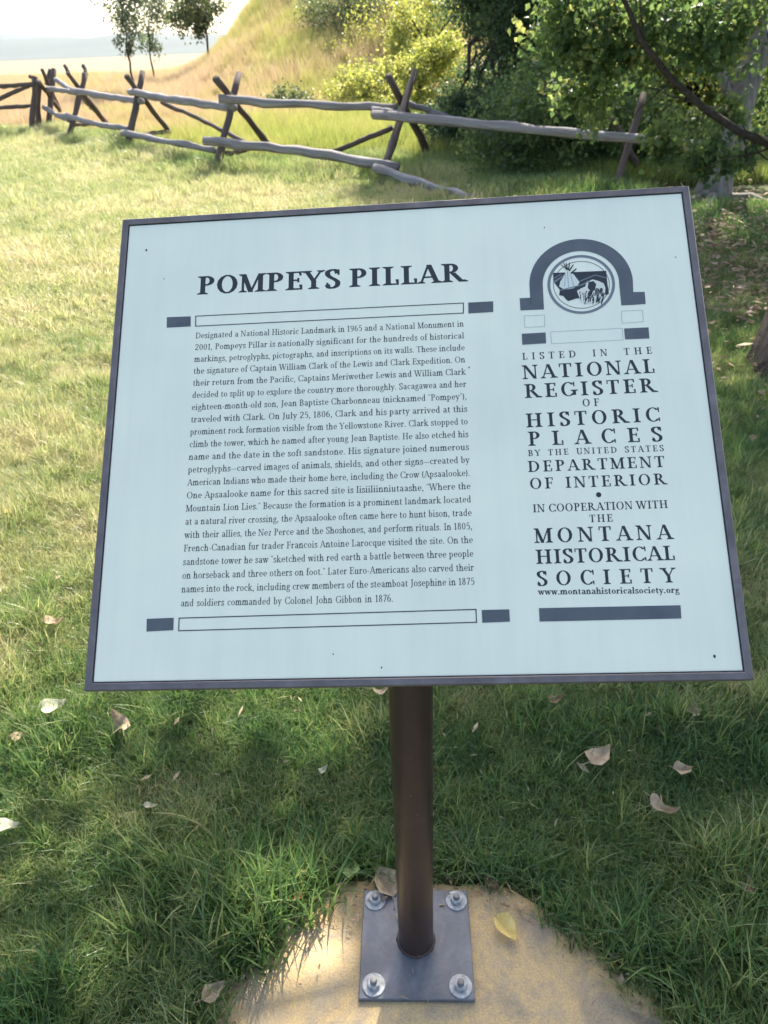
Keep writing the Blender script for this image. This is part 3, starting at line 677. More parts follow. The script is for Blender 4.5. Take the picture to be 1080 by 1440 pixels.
for q, r in (((205, 350.5), .0012), ((1006.5, 923.5), .0013), ((660, 516), .0008), ((469, 920), .0007), ((537, 939), .0008), ((766, 319), .0007), ((230, 391), .0006), ((951, 361), .0007)):
    c_ = uv(*q); printed_flat('speck', [[[(c_[0] + r * math.cos(i * math.pi / 5), c_[1] + 1.4 * r * math.sin(i * math.pi / 5)) for i in range(10)]]], M_INK, .0003)

# post, base plate, hardware
PRd = .0322
face_n = ez; pz = org.z - .0  # height where the post meets the back of the sign
hit = lambda dx, dy: (face_n.dot(org - face_n * .0235) - face_n.x * (PB.x + dx) - face_n.y * (PB.y + dy)) / face_n.z
N = 40; V = []; Fc = []
for i in range(N):
    a = 2 * math.pi * i / N; dx, dy = PRd * math.cos(a), PRd * math.sin(a); V.append((dx, dy, .009))
for i in range(N):
    a = 2 * math.pi * i / N; dx, dy = PRd * math.cos(a), PRd * math.sin(a); V.append((dx, dy, hit(dx, dy) - PB.z))
Fc = [(i, (i + 1) % N, N + (i + 1) % N, N + i) for i in range(N)]
mesh('post', V, Fc, M_POST, sign, True)
V, Fc = [], []   # weld bead
K = 8
for i in range(N):
    a = 2 * math.pi * i / N; rr = .0036 * (1 + .22 * math.sin(i * 2.3) + .12 * math.sin(i * 5.1))
    for j in range(K):
        b_ = 2 * math.pi * j / K; V.append(((PRd + .0006 + rr * math.cos(b_)) * math.cos(a), (PRd + .0006 + rr * math.cos(b_)) * math.sin(a), .0102 + rr * math.sin(b_)))
for i in range(N):
    for j in range(K): Fc.append((i * K + j, ((i + 1) % N) * K + j, ((i + 1) % N) * K + (j + 1) % K, i * K + (j + 1) % K))
mesh('weld_bead', V, Fc, M_POST, sign, True)
def box_bev(cx, cy, sx, sy, z0, z1, bv):
    V = []; 
    for z, s in ((z0, 0), (z1 - bv, 0), (z1, bv)):
        V += [(cx - sx + s, cy - sy + s, z), (cx + sx - s, cy - sy + s, z), (cx + sx - s, cy + sy - s, z), (cx - sx + s, cy + sy - s, z)]
    Fc = [(8, 9, 10, 11), (3, 2, 1, 0)] + [(k * 4 + i, k * 4 + (i + 1) % 4, (k + 1) * 4 + (i + 1) % 4, (k + 1) * 4 + i) for k in (0, 1) for i in range(4)]
    return V, Fc
V, Fc = box_bev(0, 0, .102, .102, .0005, .0095, .0012)
bp = mesh('base_plate', V, Fc, M_PLATE, sign)
bp.rotation_euler = (0, 0, math.radians(-2.6)); bp.location = (.0, -.004, 0)
def lathe(prof_, n, cx, cy):
    V, Fc = [], []
    for r, z in prof_:
        for i in range(n): a = 2 * math.pi * i / n; V.append((cx + r * math.cos(a), cy + r * math.sin(a), z))
    for k in range(len(prof_) - 1):
        for i in range(n): Fc.append((k * n + i, k * n + (i + 1) % n, (k + 1) * n + (i + 1) % n, (k + 1) * n + i))
    Fc.append(tuple((len(prof_) - 1) * n + i for i in range(n))); return V, Fc
for bx_, by_ in ((-.079, .079), (.079, .079), (-.076, -.079), (.078, -.080)):
    V, Fc = lathe([(.0205, .0092), (.0205, .0118), (.0195, .0124), (.012, .0126)], 28, bx_, by_); mesh('washer', V, Fc, M_ZINC, bp)
    j = random.uniform(0, 1); V, Fc = lathe([(.0118, .0126), (.0118, .0196), (.0105, .0206), (.0068, .0206)], 6, 0, 0)
    c, s_ = math.cos(j), math.sin(j); V = [(bx_ + x * c - y * s_, by_ + x * s_ + y * c, z) for x, y, z in V]; mesh('nut', V, Fc, M_ZINC, bp)
    V, Fc = lathe([(.0060, .0205), (.0060, .0262), (.0052, .0272), (.0035, .0275)], 14, bx_, by_); mesh('bolt', V, Fc, M_BOLT, bp, True)

# ------------------------------------------------------------------ rail fence
fence = empty('rail_fence', (-1.9, 12, 0)); FO = Vector((-1.9, 12, 0))
tag(fence, 'weathered buck and rail fence of crossed logs winding along the far side of the lawn', 'fence')
def L3(name, p0, p1, r0, r1, m, **k):
    return log(name, Vector(p0) - FO, Vector(p1) - FO, r0, r1, m, fence, **k)
def post(a, b, r, m=M_LOG):            # a, b = (px, py, Y)
    r *= .86; return L3('crossed_post', at(*a), at(*b), r * .85, r, m, bend=.012)
def rail(a, b, r, m=M_RAIL, bend=.018):
    r *= .74; return L3('rail', at(*a), at(*b), r, r * .85, m, bend=bend, seg=12)
# buck 1 (right of the view)
post((584, 100, 11.9), (538, 243, 10.5), .062); post((546, 106, 11.35), (606, 222, 12.3), .068)
# buck 2
post((336, 103, 12.35), (300, 252, 11.35), .062); post((303, 110, 11.7), (378, 205, 12.7), .062)
# buck 3
post((201, 101, 15.2), (178, 218, 14.4), .068); post((178, 107, 14.7), (239, 187, 15.8), .062)
post((239, 184, 15.75), (196, 191, 15.0), .05)
# buck 4
post((120, 103, 17.6), (94, 202, 16.8), .07); post((95, 103, 17.2), (149, 172, 18.3), .06)
post((91, 92, 18.5), (99, 108, 18.4), .05); post((117, 92, 18.4), (122, 105, 18.3), .05)
# buck 5
post((76, 97, 20.2), (67, 182, 19.6), .075); post((59, 98, 19.8), (84, 156, 20.8), .06); post((71, 97, 20.8), (66, 120, 20.7), .07)
# end posts
post((49, 107, 19.2), (45, 192, 19.0), .075); post((42, 107, 19.3), (56, 118, 19.1), .05); post((54, 113, 19.6), (54, 188, 19.5), .075)
post((54, 114, 19.4), (82, 152, 20.3), .055)
# top rails
rail((67, 125, 19.7), (110, 131, 17.6), .075); rail((102, 127, 17.25), (200, 142, 14.85), .085)
rail((183, 129, 15.0), (329, 151, 11.95), .085); rail((308, 139, 11.8), (560, 151, 11.55), .078)
rail((526, 161, 11.35), (1010, 209, 7.3), .076, bend=.012); rail((524, 157, 11.5), (566, 160, 11.4), .085)
rail((566, 143, 11.9), (640, 168, 11.9), .060); rail((600, 158, 11.9), (786, 224, 11.1), .058)
rail((78, 112, 19.8), (106, 131, 18.6), .07); rail((112, 133, 18.1), (134, 156, 18.6), .07)
# lower rails
rail((62, 151, 19.6), (98, 170, 17.3), .070); rail((90, 163, 17.1), (186, 182, 14.8), .075)
rail((173, 187, 14.6), (302, 211, 11.8), .070); rail((288, 198, 11.5), (560, 236, 10.2), .085)
rail((528, 236, 10.2), (665, 280, 8.7), .072); rail((655, 275, 10.2), (900, 330, 8.3), .07)
# braces
rail((228, 144, 14.4), (352, 204, 12.7), .050, M_LOG); rail((458, 218, 12.1), (552, 179, 11.9), .055, M_LOG)
rail((318, 216, 11.6), (352, 209, 12.3), .045, M_LOG); rail((100, 176, 17.2), (150, 174, 18.0), .045, M_LOG)
# left run
rail((-40, 124, 19.6), (50, 118, 19.15), .07, M_LOG); rail((-40, 158, 19.4), (46, 118, 19.2), .06, M_LOG); rail((-40, 155, 19.5), (47, 149, 19.2), .06, M_LOG)
# right-hand buck among the leaves
post((842, 136, 8.6), (896, 232, 9.3), .045); post((905, 132, 9.2), (868, 262, 8.5), .05)

# ------------------------------------------------------------------ foliage builders
def leaves(name, centres, radii, n, size, m, parent=None, squash=1.0, droop=0.0, clump=.35, tone_bias=0.0, seed=1, shell=.0, keep=None):
    r = np.random.default_rng(seed); centres = np.array(centres, float); radii = np.array(radii, float)
    if radii.ndim == 1: radii = np.stack([radii, radii, radii * squash], 1)
    vol = np.prod(radii, 1) ** .8; w = vol / vol.sum()
    nk = max(8, int(n / 26)); li = r.choice(len(centres), nk, p=w)                       # clump centres
    d = r.normal(size=(nk, 3)); d /= np.linalg.norm(d, axis=1)[:, None]
    rad = (shell + (1 - shell) * r.random(nk)) ** .45
    cc = centres[li] + d * rad[:, None] * radii[li] * (1 + .18 * r.normal(size=(nk, 1)))
    ci = r.integers(0, nk, n); cs = clump * radii[li[ci]].mean(1)
    P = cc[ci] + r.normal(size=(n, 3)) * (cs * .45)[:, None]
    P[:, 2] -= droop * np.abs(r.normal(size=n)) * cs
    if keep is not None:
        k = keep(P); P = P[k]; ci = ci[k]; n = len(P)
    ax = r.normal(size=(n, 3)); ax[:, 2] -= .5 + droop; ax /= np.linalg.norm(ax, axis=1)[:, None]   # leaf direction (tips hang)
    sd = np.cross(ax, r.normal(size=(n, 3))); sd /= np.linalg.norm(sd, axis=1)[:, None]
    nn = np.cross(ax, sd); L = size * r.uniform(.6, 1.35, n)[:, None]
    v0 = P; v1 = P + ax * L * .38 + sd * L * .42 + nn * L * .10; v2 = P + ax * L; v3 = P + ax * L * .38 - sd * L * .42 + nn * L * .10
    V = np.stack([v0, v1, v2, v3], 1).reshape(-1, 3)
    b = np.arange(n)[:, None] * 4; Q = np.concatenate([b + [0, 1, 2], b + [0, 2, 3]])
    ct = r.normal(size=nk) * .16; tone = np.clip(.45 + tone_bias + ct[ci] + r.normal(size=n) * .17, 0, 1)
    o = np_mesh(name, V, Q, m, np.repeat(tone, 4), parent); o['kind'] = 'stuff'
    return o, cc
def tree(name, label, cat, base, height, lobes, n, size, m, bm, r0=.1, trunk_top=None, group=None, droop=.3, clump=.35, seed=1, tone=0.0, twigs=14, keep=None, shell=0):
    """lobes: (x,y,z,r) relative to base; thing > trunk, crown"""
    e = empty(name, base); tag(e, label, cat, group)
    top = Vector(trunk_top or (0, 0, height * .6))
    parts = [limb((0, 0, -.1), top, r0, r0 * .45, 8, 0, .02, 10)]
    for x, y, z, r in lobes:
        s = top * random.uniform(.45, 1.0); c = Vector((x, y, z)); parts.append(limb(s, c, r0 * .42, r0 * .1, 5, .06, .06, 6))
        for _ in range(max(1, twigs // len(lobes))):
            d = Vector([random.gauss(0, 1) for _ in range(3)]).normalized() * r * .85; parts.append(limb(s.lerp(c, random.uniform(.5, 1)), c + d, r0 * .14, r0 * .04, 4, .03, .07, 5))
    V, Fc = join_tubes(parts); mesh('trunk', V, Fc, bm, e, True)
    leaves('crown', [l[:3] for l in lobes], [l[3] for l in lobes], n, size, m, e, .9, droop, clump, tone, seed, shell, keep)
    return e

# big shade cottonwood: trunk just off the right edge, crown overhead (above the picture)
cot = 1 / math.tan(SUN_EL); hx, hy = math.sin(SUN_AZ) * cot, math.cos(SUN_AZ) * cot
TB = Vector((2.22, 3.52, 0))
def shade(sx_, sy_, z, r): return (sx_ + hx * z - TB.x, sy_ + hy * z - TB.y, z, r)
big = empty('shade_cottonwood', TB)
tag(big, 'large rough-barked cottonwood at the right edge whose crown shades the sign and grass', 'tree')
lob = [shade(.55, -.9, 4.2, 1.15), shade(1.5, .2, 4.4, 1.2), shade(.75, .6, 4.0, .95), shade(1.0, 1.35, 4.6, .95), shade(2.2, 1.8, 4.2, 1.1), shade(2.6, 3.2, 4.6, 1.2), shade(-.15, -.2, 4.3, .75),
       shade(3.6, 1.2, 5.2, 1.3), shade(3.8, 4.6, 5, 1.4), shade(.1, .75, 4.9, .55), shade(3.2, -.8, 5.6, 1.2), shade(1.7, 2.5, 3.9, .8), shade(-.55, .55, 4.6, .55), shade(-.25, 1.05, 4.2, .5), shade(-.85, -.1, 4.5, .7), shade(.25, .2, 4.1, .7), shade(.45, 1.6, 4.4, .6), shade(0, 1.45, 4.7, .4)]
parts = [tube([(0, 0, -.15), (0, .02, .15), (.02, .03, .8), (.05, .12, 1.8), (-.05, .4, 2.8)], [.44, .345, .30, .27, .24], 22, .06)]
for x, y, z, r in lob:
    c = Vector((x, y, z)); s = Vector((random.uniform(-.1, .1), .3 + random.uniform(0, .2), 2.2 + random.uniform(0, .7)))
    parts.append(limb(s, c, .13, .03, 7, .25, .03, 8))
    for _ in range(5):
        d = Vector([random.gauss(0, 1) for _ in range(3)]).normalized() * r * .9; parts.append(limb(s.lerp(c, random.uniform(.6, 1)), c + d, .03, .008, 4, .03, .06, 5))
V, Fc = join_tubes(parts); mesh('trunk', V, Fc, M_BARK, big, True)
def gaps(P):     # leaves cut out of the unseen crown so sun spots reach chosen ground patches
    q = P + np.array(TB); gx_ = q[:, 0] - hx * q[:, 2]; gy_ = q[:, 1] - hy * q[:, 2]; r_ = np.random.default_rng(4).random(len(P)); ok = np.ones(len(P), bool)
    for cx_, cy_, a_, b2, pr_ in ((-.22, .76, .16, .22, .0), (-.55, .95, .17, .10, .1), (-.62, .76, .16, .05, .1), (-.28, 1.32, .20, .10, .15), (.30, 1.20, .10, .05, .2), (.52, .84, .08, .05, .2), (.40, .72, .07, .10, .3), (-.42, .70, .10, .06, .2), (.85, 1.5, .1, .1, .2), (.72, 1.02, .10, .13, .05), (.64, 1.28, .08, .07, .3), (-.65, .66, .1, .05, .1)):
        ins = ((gx_ - cx_) / a_) ** 2 + ((gy_ - cy_) / b2) ** 2 < 1; ok &= ~ins | (r_ < pr_)
    return ok
leaves('crown', [l[:3] for l in lob], [l[3] for l in lob], 34000, .085, L_COTTON, big, .75, .2, .34, 0, 11, 0, gaps)
# hanging branch with leaves that enters the picture at upper right
hp = [at(860, -60, 5.9), at(878, 0, 5.9), at(905, 62, 5.85), at(945, 112, 5.8), at(990, 152, 5.75), at(1042, 186, 5.7), at(1090, 205, 5.6), at(1150, 190, 5.2)]
V, Fc, _ = tube([Vector(p) - TB for p in hp[::-1]], [.034, .030, .027, .025, .022, .019, .016, .012], 8, .1)
hb_ = mesh('hanging_branch', V, Fc, M_TWIG, big, True)
par = []
for i in range(16):
    k = random.randint(1, 6); s = Vector(hp[k]); e_ = s + Vector((random.uniform(-.5, .3), random.uniform(-.3, .3), random.uniform(-.35, .35))); par.append(limb(s - TB, e_ - TB, .008, .003, 5, 0, .05, 5))
V, Fc = join_tubes(par); mesh('twig', V, Fc, M_TWIG, hb_, True)
hl = [(800, 20, 6.3, .28), (860, 60, 6.2, .24), (900, 20, 6.1, .25), (830, 130, 6.5, .24), (1010, 30, 5.9, .3),
      (940, 190, 6.3, .15), (1000, 215, 6.0, .16), (1030, 150, 6.1, .13), (1050, 205, 6.1, .12)]
C_ = [tuple(Vector(at(a, b_, c)) - TB) for a, b_, c, r in hl]
leaves('leaf_spray', C_, [h[3] for h in hl], 9500, .046, L_COTTON, hb_, 1.0, .5, .42, .05, 12)

# ------------------------------------------------------------------ other trees and shrubs
def shrub(name, label, cat, px_, Yd, w, h, n, size, m, seed, group=None, tone=0, lob=9, zb=0.0, clump=.3, bm=M_TWIG):
    """w, h metres; centred on the column px_ at distance Yd"""
    b_ = at(px_, 200, Yd); x = b_.x; z = float(terrain(x, Yd)); r = random.Random(seed); L = []
    for i in range(lob):
        a = r.random() * 6.28; q = r.random() ** .5 * .5
        L.append((math.cos(a) * q * w, math.sin(a) * q * w * .8, zb + h * (.12 + .76 * r.random()), w * r.uniform(.17, .27)))
    return tree(name, label, cat, (x, Yd, z), h, L, n, size, m, bm, .05 + .02 * h, (0, 0, h * .5), group, .25, clump, seed, tone, 20)
shrub('dense_shrub', 'dense dark green shrub just beyond the fence, right of the crossed posts', 'shrub', 704, 13.4, 1.75, 5.0, 64000, .052, L_DARK, 21, tone=.22, lob=60, clump=.5)
shrub('leafy_shrub', 'mid green leafy shrub between the dark shrub and the hanging branch', 'shrub', 830, 13.2, 3.0, 4.8, 46000, .065, L_COTTON, 22, lob=24, tone=.15)
shrub('yellow_shrub', 'sunlit yellow-green shrub glowing behind the diagonal branch', 'shrub', 965, 12.5, 2.6, 2.3, 24000, .055, L_YELLOW, 23, lob=20, tone=-.1)
shrub('tall_shrub', 'tall dark green shrub behind the yellow-green one at the right edge', 'shrub', 1075, 17, 3.6, 4.2, 20000, .075, L_COTTON, 24, lob=16)
shrub('tangled_shrub', 'tangled green shrub far behind the leafy one, filling the gap', 'shrub', 880, 20, 4.5, 3.8, 20000, .08, L_OLIVE, 25, lob=16, tone=.1)
shrub('undergrowth_bush', 'low dark bush under the long rail, directly above the top edge of the sign', 'bush', 795, 10.5, 2.4, 1.0, 22000, .05, L_COTTON, 27, lob=16, tone=0)
shrub('rough_bush', 'low rough green bush beside the pale trunk, above the top right corner of the sign', 'bush', 925, 9.9, 1.7, .9, 13000, .05, L_COTTON, 28, lob=14, tone=.08)
shrub('shaded_bush', 'low shaded bush at the foot of the dense dark shrub, behind the rails', 'bush', 676, 12.9, 1.5, .85, 12000, .05, L_DARK, 29, lob=12, tone=.05)
shrub('edge_shrub', 'low green bush at the foot of the slope left of the dark shrub', 'shrub', 590, 20, 1.7, 1.6, 8000, .06, L_YELLOW, 26, lob=8)
# shrubs on the slope
HS = [(560, 27, 3.4, 1.5, L_YELLOW, 'bright yellow-green bush on the slope above the right-hand crossed posts'), (500, 30, 2.8, 1.0, L_OLIVE, 'low olive bush with a shaded side on the slope, left of the brightest bush'),
      (600, 33, 4.0, 2.6, L_YELLOW, 'large yellow-green bush at the top right of the slope'), (598, 24, 1.8, 2.3, L_YELLOW, 'tall lime bush touching the left side of the dense dark shrub'),
      (530, 22, 2.2, .9, L_YELLOW, 'spreading yellow bush lowest on the slope, behind the right-hand crossed posts'), (400, 21, 1.5, .45, L_OLIVE, 'flat dull bush at the dry foot of the slope, right above the long top rail')]
for i, (a, b_, w, h, m_, lb) in enumerate(HS):
    shrub('slope_bush', lb, 'bush', a, b_, w, h, 7500, .07, m_, 40 + i, group='bushes on the slope', tone=.12, lob=14, clump=.6)
# thin tree by the meadow, and far ones
b_ = at(181, 95, 30); tb = (b_.x, 30, float(terrain(b_.x, 30)))
def lp(a, c, r, Yd=30, bb=tb): q = at(a, c, Yd); return (q.x - bb[0], random.uniform(-.3, .3), q.z - bb[2], r)
tree('slender_tree', 'slender grey-green tree standing in the dry meadow, its trunk bare near the ground', 'tree', tb, 3, [lp(172, 25, .42), lp(190, 45, .40), lp(168, 55, .30), lp(182, 10, .5), lp(190, 72, .22), lp(165, -20, .6), lp(195, -30, .6), lp(180, 62, .25)],
     3000, .085, L_GREY, M_TWIG, .04, (.1, 0, 2.6), None, .9, .5, 61, .15, 12)
b_ = at(215, 92, 46); tb2 = (b_.x, 46, float(terrain(b_.x, 46)))
tree('pale_tree', 'pale green tree with hanging leaves right of the slender grey-green one', 'tree', tb2, 3, [lp(213, 20, .7, 46, tb2), lp(208, 50, .55, 46, tb2), lp(220, 62, .4, 46, tb2), lp(225, 5, .7, 46, tb2), lp(210, -25, .9, 46, tb2)],
     2800, .11, L_GREY, M_TWIG, .05, (0, 0, 3.2), None, .9, .5, 62, .4, 12)
b_ = at(292, 60, 42); tb3 = (b_.x, 42, float(terrain(b_.x, 42)))
tree('olive_tree', 'dark olive tree leaning over the left shoulder of the slope', 'tree', tb3, 3, [lp(262, 18, .7, 42, tb3), lp(285, 22, .6, 42, tb3), lp(240, 22, .4, 42, tb3), lp(280, 34, .4, 42, tb3), lp(270, -10, 1.0, 42, tb3), lp(300, 5, .6, 42, tb3)],
     4500, .12, L_OLIVE, M_TWIG, .06, (0, 0, 2.8), None, .5, .5, 63, .1, 12)
# pale trunk standing behind the sign's upper right corner
gt = grd(1000, 285); GT = Vector((gt.x, gt.y, 0))
e_ = empty('pale_trunked_tree', GT); tag(e_, 'small pale grey-barked tree behind the upper right corner of the sign', 'tree')
par = [tube([(0, 0, -.1), (.0, 0, .06), (.03, .03, .25), (.12, .05, .55), (.17, .1, .95), (.33, .2, 1.6), (.3, .3, 2.4), (.5, .4, 3.4)], [.24, .19, .15, .13, .125, .11, .09, .05], 14, .07),
       limb((.15, .08, .8), (-.5, .3, 1.9), .06, .03, 6, 0, .04, 7), limb((.33, .2, 1.6), (1.0, 0, 2.6), .06, .03, 6, 0, .04, 7),
       limb((0, 0, .05), (.5, -.5, .02), .07, .03, 6, .03, .03, 7), limb((0, 0, .05), (-.5, -.35, .0), .07, .03, 6, .03, .03, 7), limb((0, 0, .05), (-.3, -.7, .0), .06, .03, 6, .04, .03, 7)]
V, Fc = join_tubes(par); mesh('trunk', V, Fc, M_PALEBARK, e_, True)
leaves('crown', [(-.5, .4, 2.3), (.4, .3, 3.0), (1.2, .0, 2.8), (-.2, .8, 3.2), (.9, .6, 1.9), (.2, 1.3, 1.5), (-.9, .9, 1.6), (.8, 1.2, 1.0)], [.7, .8, .7, .8, .45, .4, .45, .35], 12000, .075, L_COTTON, e_, .8, .5, .4, 0, 70)

# ------------------------------------------------------------------ grass tufts (instanced)
def tuft(name, coll, nb, rad, hmin, hmax, wid, m, seed, lean=.55, seg=3, flat=0.0):
    r = np.random.default_rng(seed); V = []; Q = []; T = []
    for k in range(nb):
        a = r.random() * 6.283; q = rad * r.random() ** .5; x, y = q * math.cos(a), q * math.sin(a)
        h = r.uniform(hmin, hmax); la = r.random() * 6.283; ln = lean * r.uniform(.2, 1.3) + flat; w = wid * r.uniform(.6, 1.3)
        dx, dy = math.cos(la), math.sin(la); wa = r.random() * 3.1416; wx, wy = math.cos(wa), math.sin(wa); n0 = len(V); tn = r.random()
        for i in range(seg + 1):
            t = i / seg; out_ = h * ln * t ** 1.8; zz = h * (t - .32 * ln * t ** 2.2); ww = w * (1 - t ** 1.6) * .5 + w * .04
            c = (x + dx * out_, y + dy * out_, zz - .004)
            V.append((c[0] - wx * ww, c[1] - wy * ww, c[2])); V.append((c[0] + wx * ww, c[1] + wy * ww, c[2])); T += [tn, tn]
            if i: b = n0 + 2 * i; Q.append((b - 2, b - 1, b + 1, b))
    return np_mesh(name, np.array(V), np.array(Q), m, np.array(T), None, coll)
def scatter(name, P, sc, tint, idx, coll):
    n = len(P); me = bpy.data.meshes.new(name); me.vertices.add(n); me.vertices.foreach_set('co', P.astype(np.float32).ravel())
    for nm, ty, v_ in (('sc', 'FLOAT', sc), ('tint', 'FLOAT', tint), ('rz', 'FLOAT', rng.random(n) * 6.283)):
        a = me.attributes.new(nm, ty, 'POINT'); a.data.foreach_set('value', np.asarray(v_, np.float32))
    a = me.attributes.new('idx', 'INT', 'POINT'); a.data.foreach_set('value', np.asarray(idx, np.int32))
    o = link(name, me); g = bpy.data.node_groups.new(name, 'GeometryNodeTree')
    g.interface.new_socket('Geometry', in_out='INPUT', socket_type='NodeSocketGeometry'); g.interface.new_socket('Geometry', in_out='OUTPUT', socket_type='NodeSocketGeometry')
    gi = g.nodes.new('NodeGroupInput'); go = g.nodes.new('NodeGroupOutput'); ip = g.nodes.new('GeometryNodeInstanceOnPoints'); ci = g.nodes.new('GeometryNodeCollectionInfo')
    ci.inputs['Collection'].default_value = coll; ci.inputs['Separate Children'].default_value = True; ci.inputs['Reset Children'].default_value = True
    ip.inputs['Pick Instance'].default_value = True
    def na(nm, ty):
        q = g.nodes.new('GeometryNodeInputNamedAttribute'); q.data_type = ty; q.inputs['Name'].default_value = nm; return q.outputs['Attribute']
    cx = g.nodes.new('ShaderNodeCombineXYZ'); g.links.new(na('rz', 'FLOAT'), cx.inputs[2])
    e2r = g.nodes.new('FunctionNodeEulerToRotation'); g.links.new(cx.outputs[0], e2r.inputs[0])
    g.links.new(gi.outputs[0], ip.inputs['Points']); g.links.new(ci.outputs[0], ip.inputs['Instance']); g.links.new(na('idx', 'INT'), ip.inputs['Instance Index'])
    g.links.new(e2r.outputs[0], ip.inputs['Rotation']); g.links.new(na('sc', 'FLOAT'), ip.inputs['Scale']); g.links.new(ip.outputs[0], go.inputs[0])
    md = o.modifiers.new('scatter', 'NODES'); md.node_group = g
    return o
def vnoise(x, y, s, seed=0):
    """smooth 2-D value noise"""
    r = np.random.default_rng(seed); G = r.random((64, 64)); x = x / s + 500; y = y / s + 500
    i, j = np.floor(x).astype(int), np.floor(y).astype(int); fx, fy = sm(x - i), sm(y - j); i, j = i % 64, j % 64; i2, j2 = (i + 1) % 64, (j + 1) % 64
    return (G[i, j] * (1 - fx) + G[i2, j] * fx) * (1 - fy) + (G[i, j2] * (1 - fx) + G[i2, j2] * fx) * fy

cn = bpy.data.collections.new('near_tufts')
for k in range(12): tuft('tuft', cn, 32, .026, .020, .062, .0025, G_LAWN, 100 + k, .75)
for k in range(4): tuft('tuft', cn, 24, .030, .045, .110, .0033, G_LAWN, 120 + k, .6, 4)
# ragged lawn near the sign
y0, y1 = .35, 4.6; d_ = .0185
gy, gx = np.meshgrid(np.arange(y0, y1, d_), np.arange(-3.4, 3.4, d_), indexing='ij'); gx, gy = gx.ravel(), gy.ravel()
gx = gx + rng.normal(size=gx.size) * .009; gy = gy + rng.normal(size=gy.size) * .009
vis = (np.abs(gx) < .45 + .62 * gy)
thin = rng.random(gx.size) < np.clip(1.25 - .17 * gy, .45, 1)
ang = np.arctan2(gy - PC.y, gx - PC.x); pr = PR * (.985 + .035 * np.sin(3 * ang + 1) + .025 * np.sin(7 * ang) + .24 * (vnoise(gx, gy, .05, 5) - .5))
rr = np.hypot(gx - PC.x, gy - PC.y); edge = (rr > pr - .014) & ~((np.abs(gx - .028) < .135) & (gy < .945) & (gy > .5))
hide = vnoise(gx, gy, .11, 9) + rng.random(gx.size) * .8 > .42      # worn spots show thatch
k = vis & thin & edge & hide; gx, gy, rr, pr = gx[k], gy[k], rr[k], pr[k]
hN = vnoise(gx, gy, .22, 1) * .6 + vnoise(gx, gy, .07, 2) * .4
sc = .62 + .75 * hN + .28 * np.exp(-((rr - pr) / .07) ** 2); sc *= 1 + .25 * sm((1.3 - gy) / .5)
tint = .10 + .68 * (vnoise(gx, gy, .30, 3) * .55 + vnoise(gx, gy, .09, 4) * .45)
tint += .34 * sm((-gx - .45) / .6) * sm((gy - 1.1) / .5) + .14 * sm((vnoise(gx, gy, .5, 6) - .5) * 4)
idx = rng.integers(0, 12, gx.size); tall = (rng.random(gx.size) < .04 + .26 * sm((hN - .5) * 5)); idx[tall] = rng.integers(12, 16, tall.sum())
P = np.stack([gx, gy, terrain(gx, gy)], 1)
o = scatter('lawn_grass', P, sc, np.clip(tint + rng.normal(size=gx.size) * .09, 0, 1), idx, cn); tag(o, 'short shaggy green lawn grass round the sign', 'grass', kind='stuff')
print('near tufts', len(P))
# middle lawn up to the fence
cm = bpy.data.collections.new('middle_tufts')
for k in range(8): tuft('tuft', cm, 46, .07, .025, .075, .0045, G_LAWN, 140 + k, .8)
for k in range(4): tuft('tuft', cm, 40, .07, .06, .17, .006, G_LAWN, 150 + k, .6)
gy, gx = np.meshgrid(np.arange(4.4, 20, .062), np.arange(-11, 9, .062), indexing='ij'); gx, gy = gx.ravel(), gy.ravel()
gx = gx + rng.normal(size=gx.size) * .03; gy = gy + rng.normal(size=gy.size) * .03
fy_ = np.interp(gx, [-12, -7.3, -5.6, -4, -2, .5, 2.9, 4.5, 9], [19.2, 19.4, 17, 14.6, 11.8, 11.8, 7.4, 5.5, 3])   # fence line
k = (np.abs(gx) < .6 + .60 * gy) & (gy < fy_ + 1.0) & (rng.random(gx.size) < np.clip(1.15 - .035 * gy, .4, 1)); gx, gy, fy_ = gx[k], gy[k], fy_[k]
k = rng.random(gx.size) > .85 * np.exp(-((gx - 2.9) / .9) ** 2 - ((gy - 6.6) / 1.5) ** 2); gx, gy, fy_ = gx[k], gy[k], fy_[k]
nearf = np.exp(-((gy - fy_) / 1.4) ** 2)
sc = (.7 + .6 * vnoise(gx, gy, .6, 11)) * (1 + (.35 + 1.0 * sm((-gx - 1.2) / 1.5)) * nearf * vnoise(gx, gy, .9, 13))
tint = .58 + .44 * (vnoise(gx, gy, 1.3, 12) * .5 + vnoise(gx, gy, .35, 14) * .5) - .40 * nearf * vnoise(gx, gy, 1.1, 15) - .3 * sm((gx - .5) / 1.5)  # last term darkens the right side: lawn shade put into the tint
idx = rng.integers(0, 8, gx.size); tall = rng.random(gx.size) < .04 + .7 * nearf; idx[tall] = rng.integers(8, 12, tall.sum())
P = np.stack([gx, gy, terrain(gx, gy)], 1)
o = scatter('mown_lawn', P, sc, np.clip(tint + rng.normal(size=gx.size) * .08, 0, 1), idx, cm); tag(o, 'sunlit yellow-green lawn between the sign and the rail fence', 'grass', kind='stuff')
print('middle', len(P))
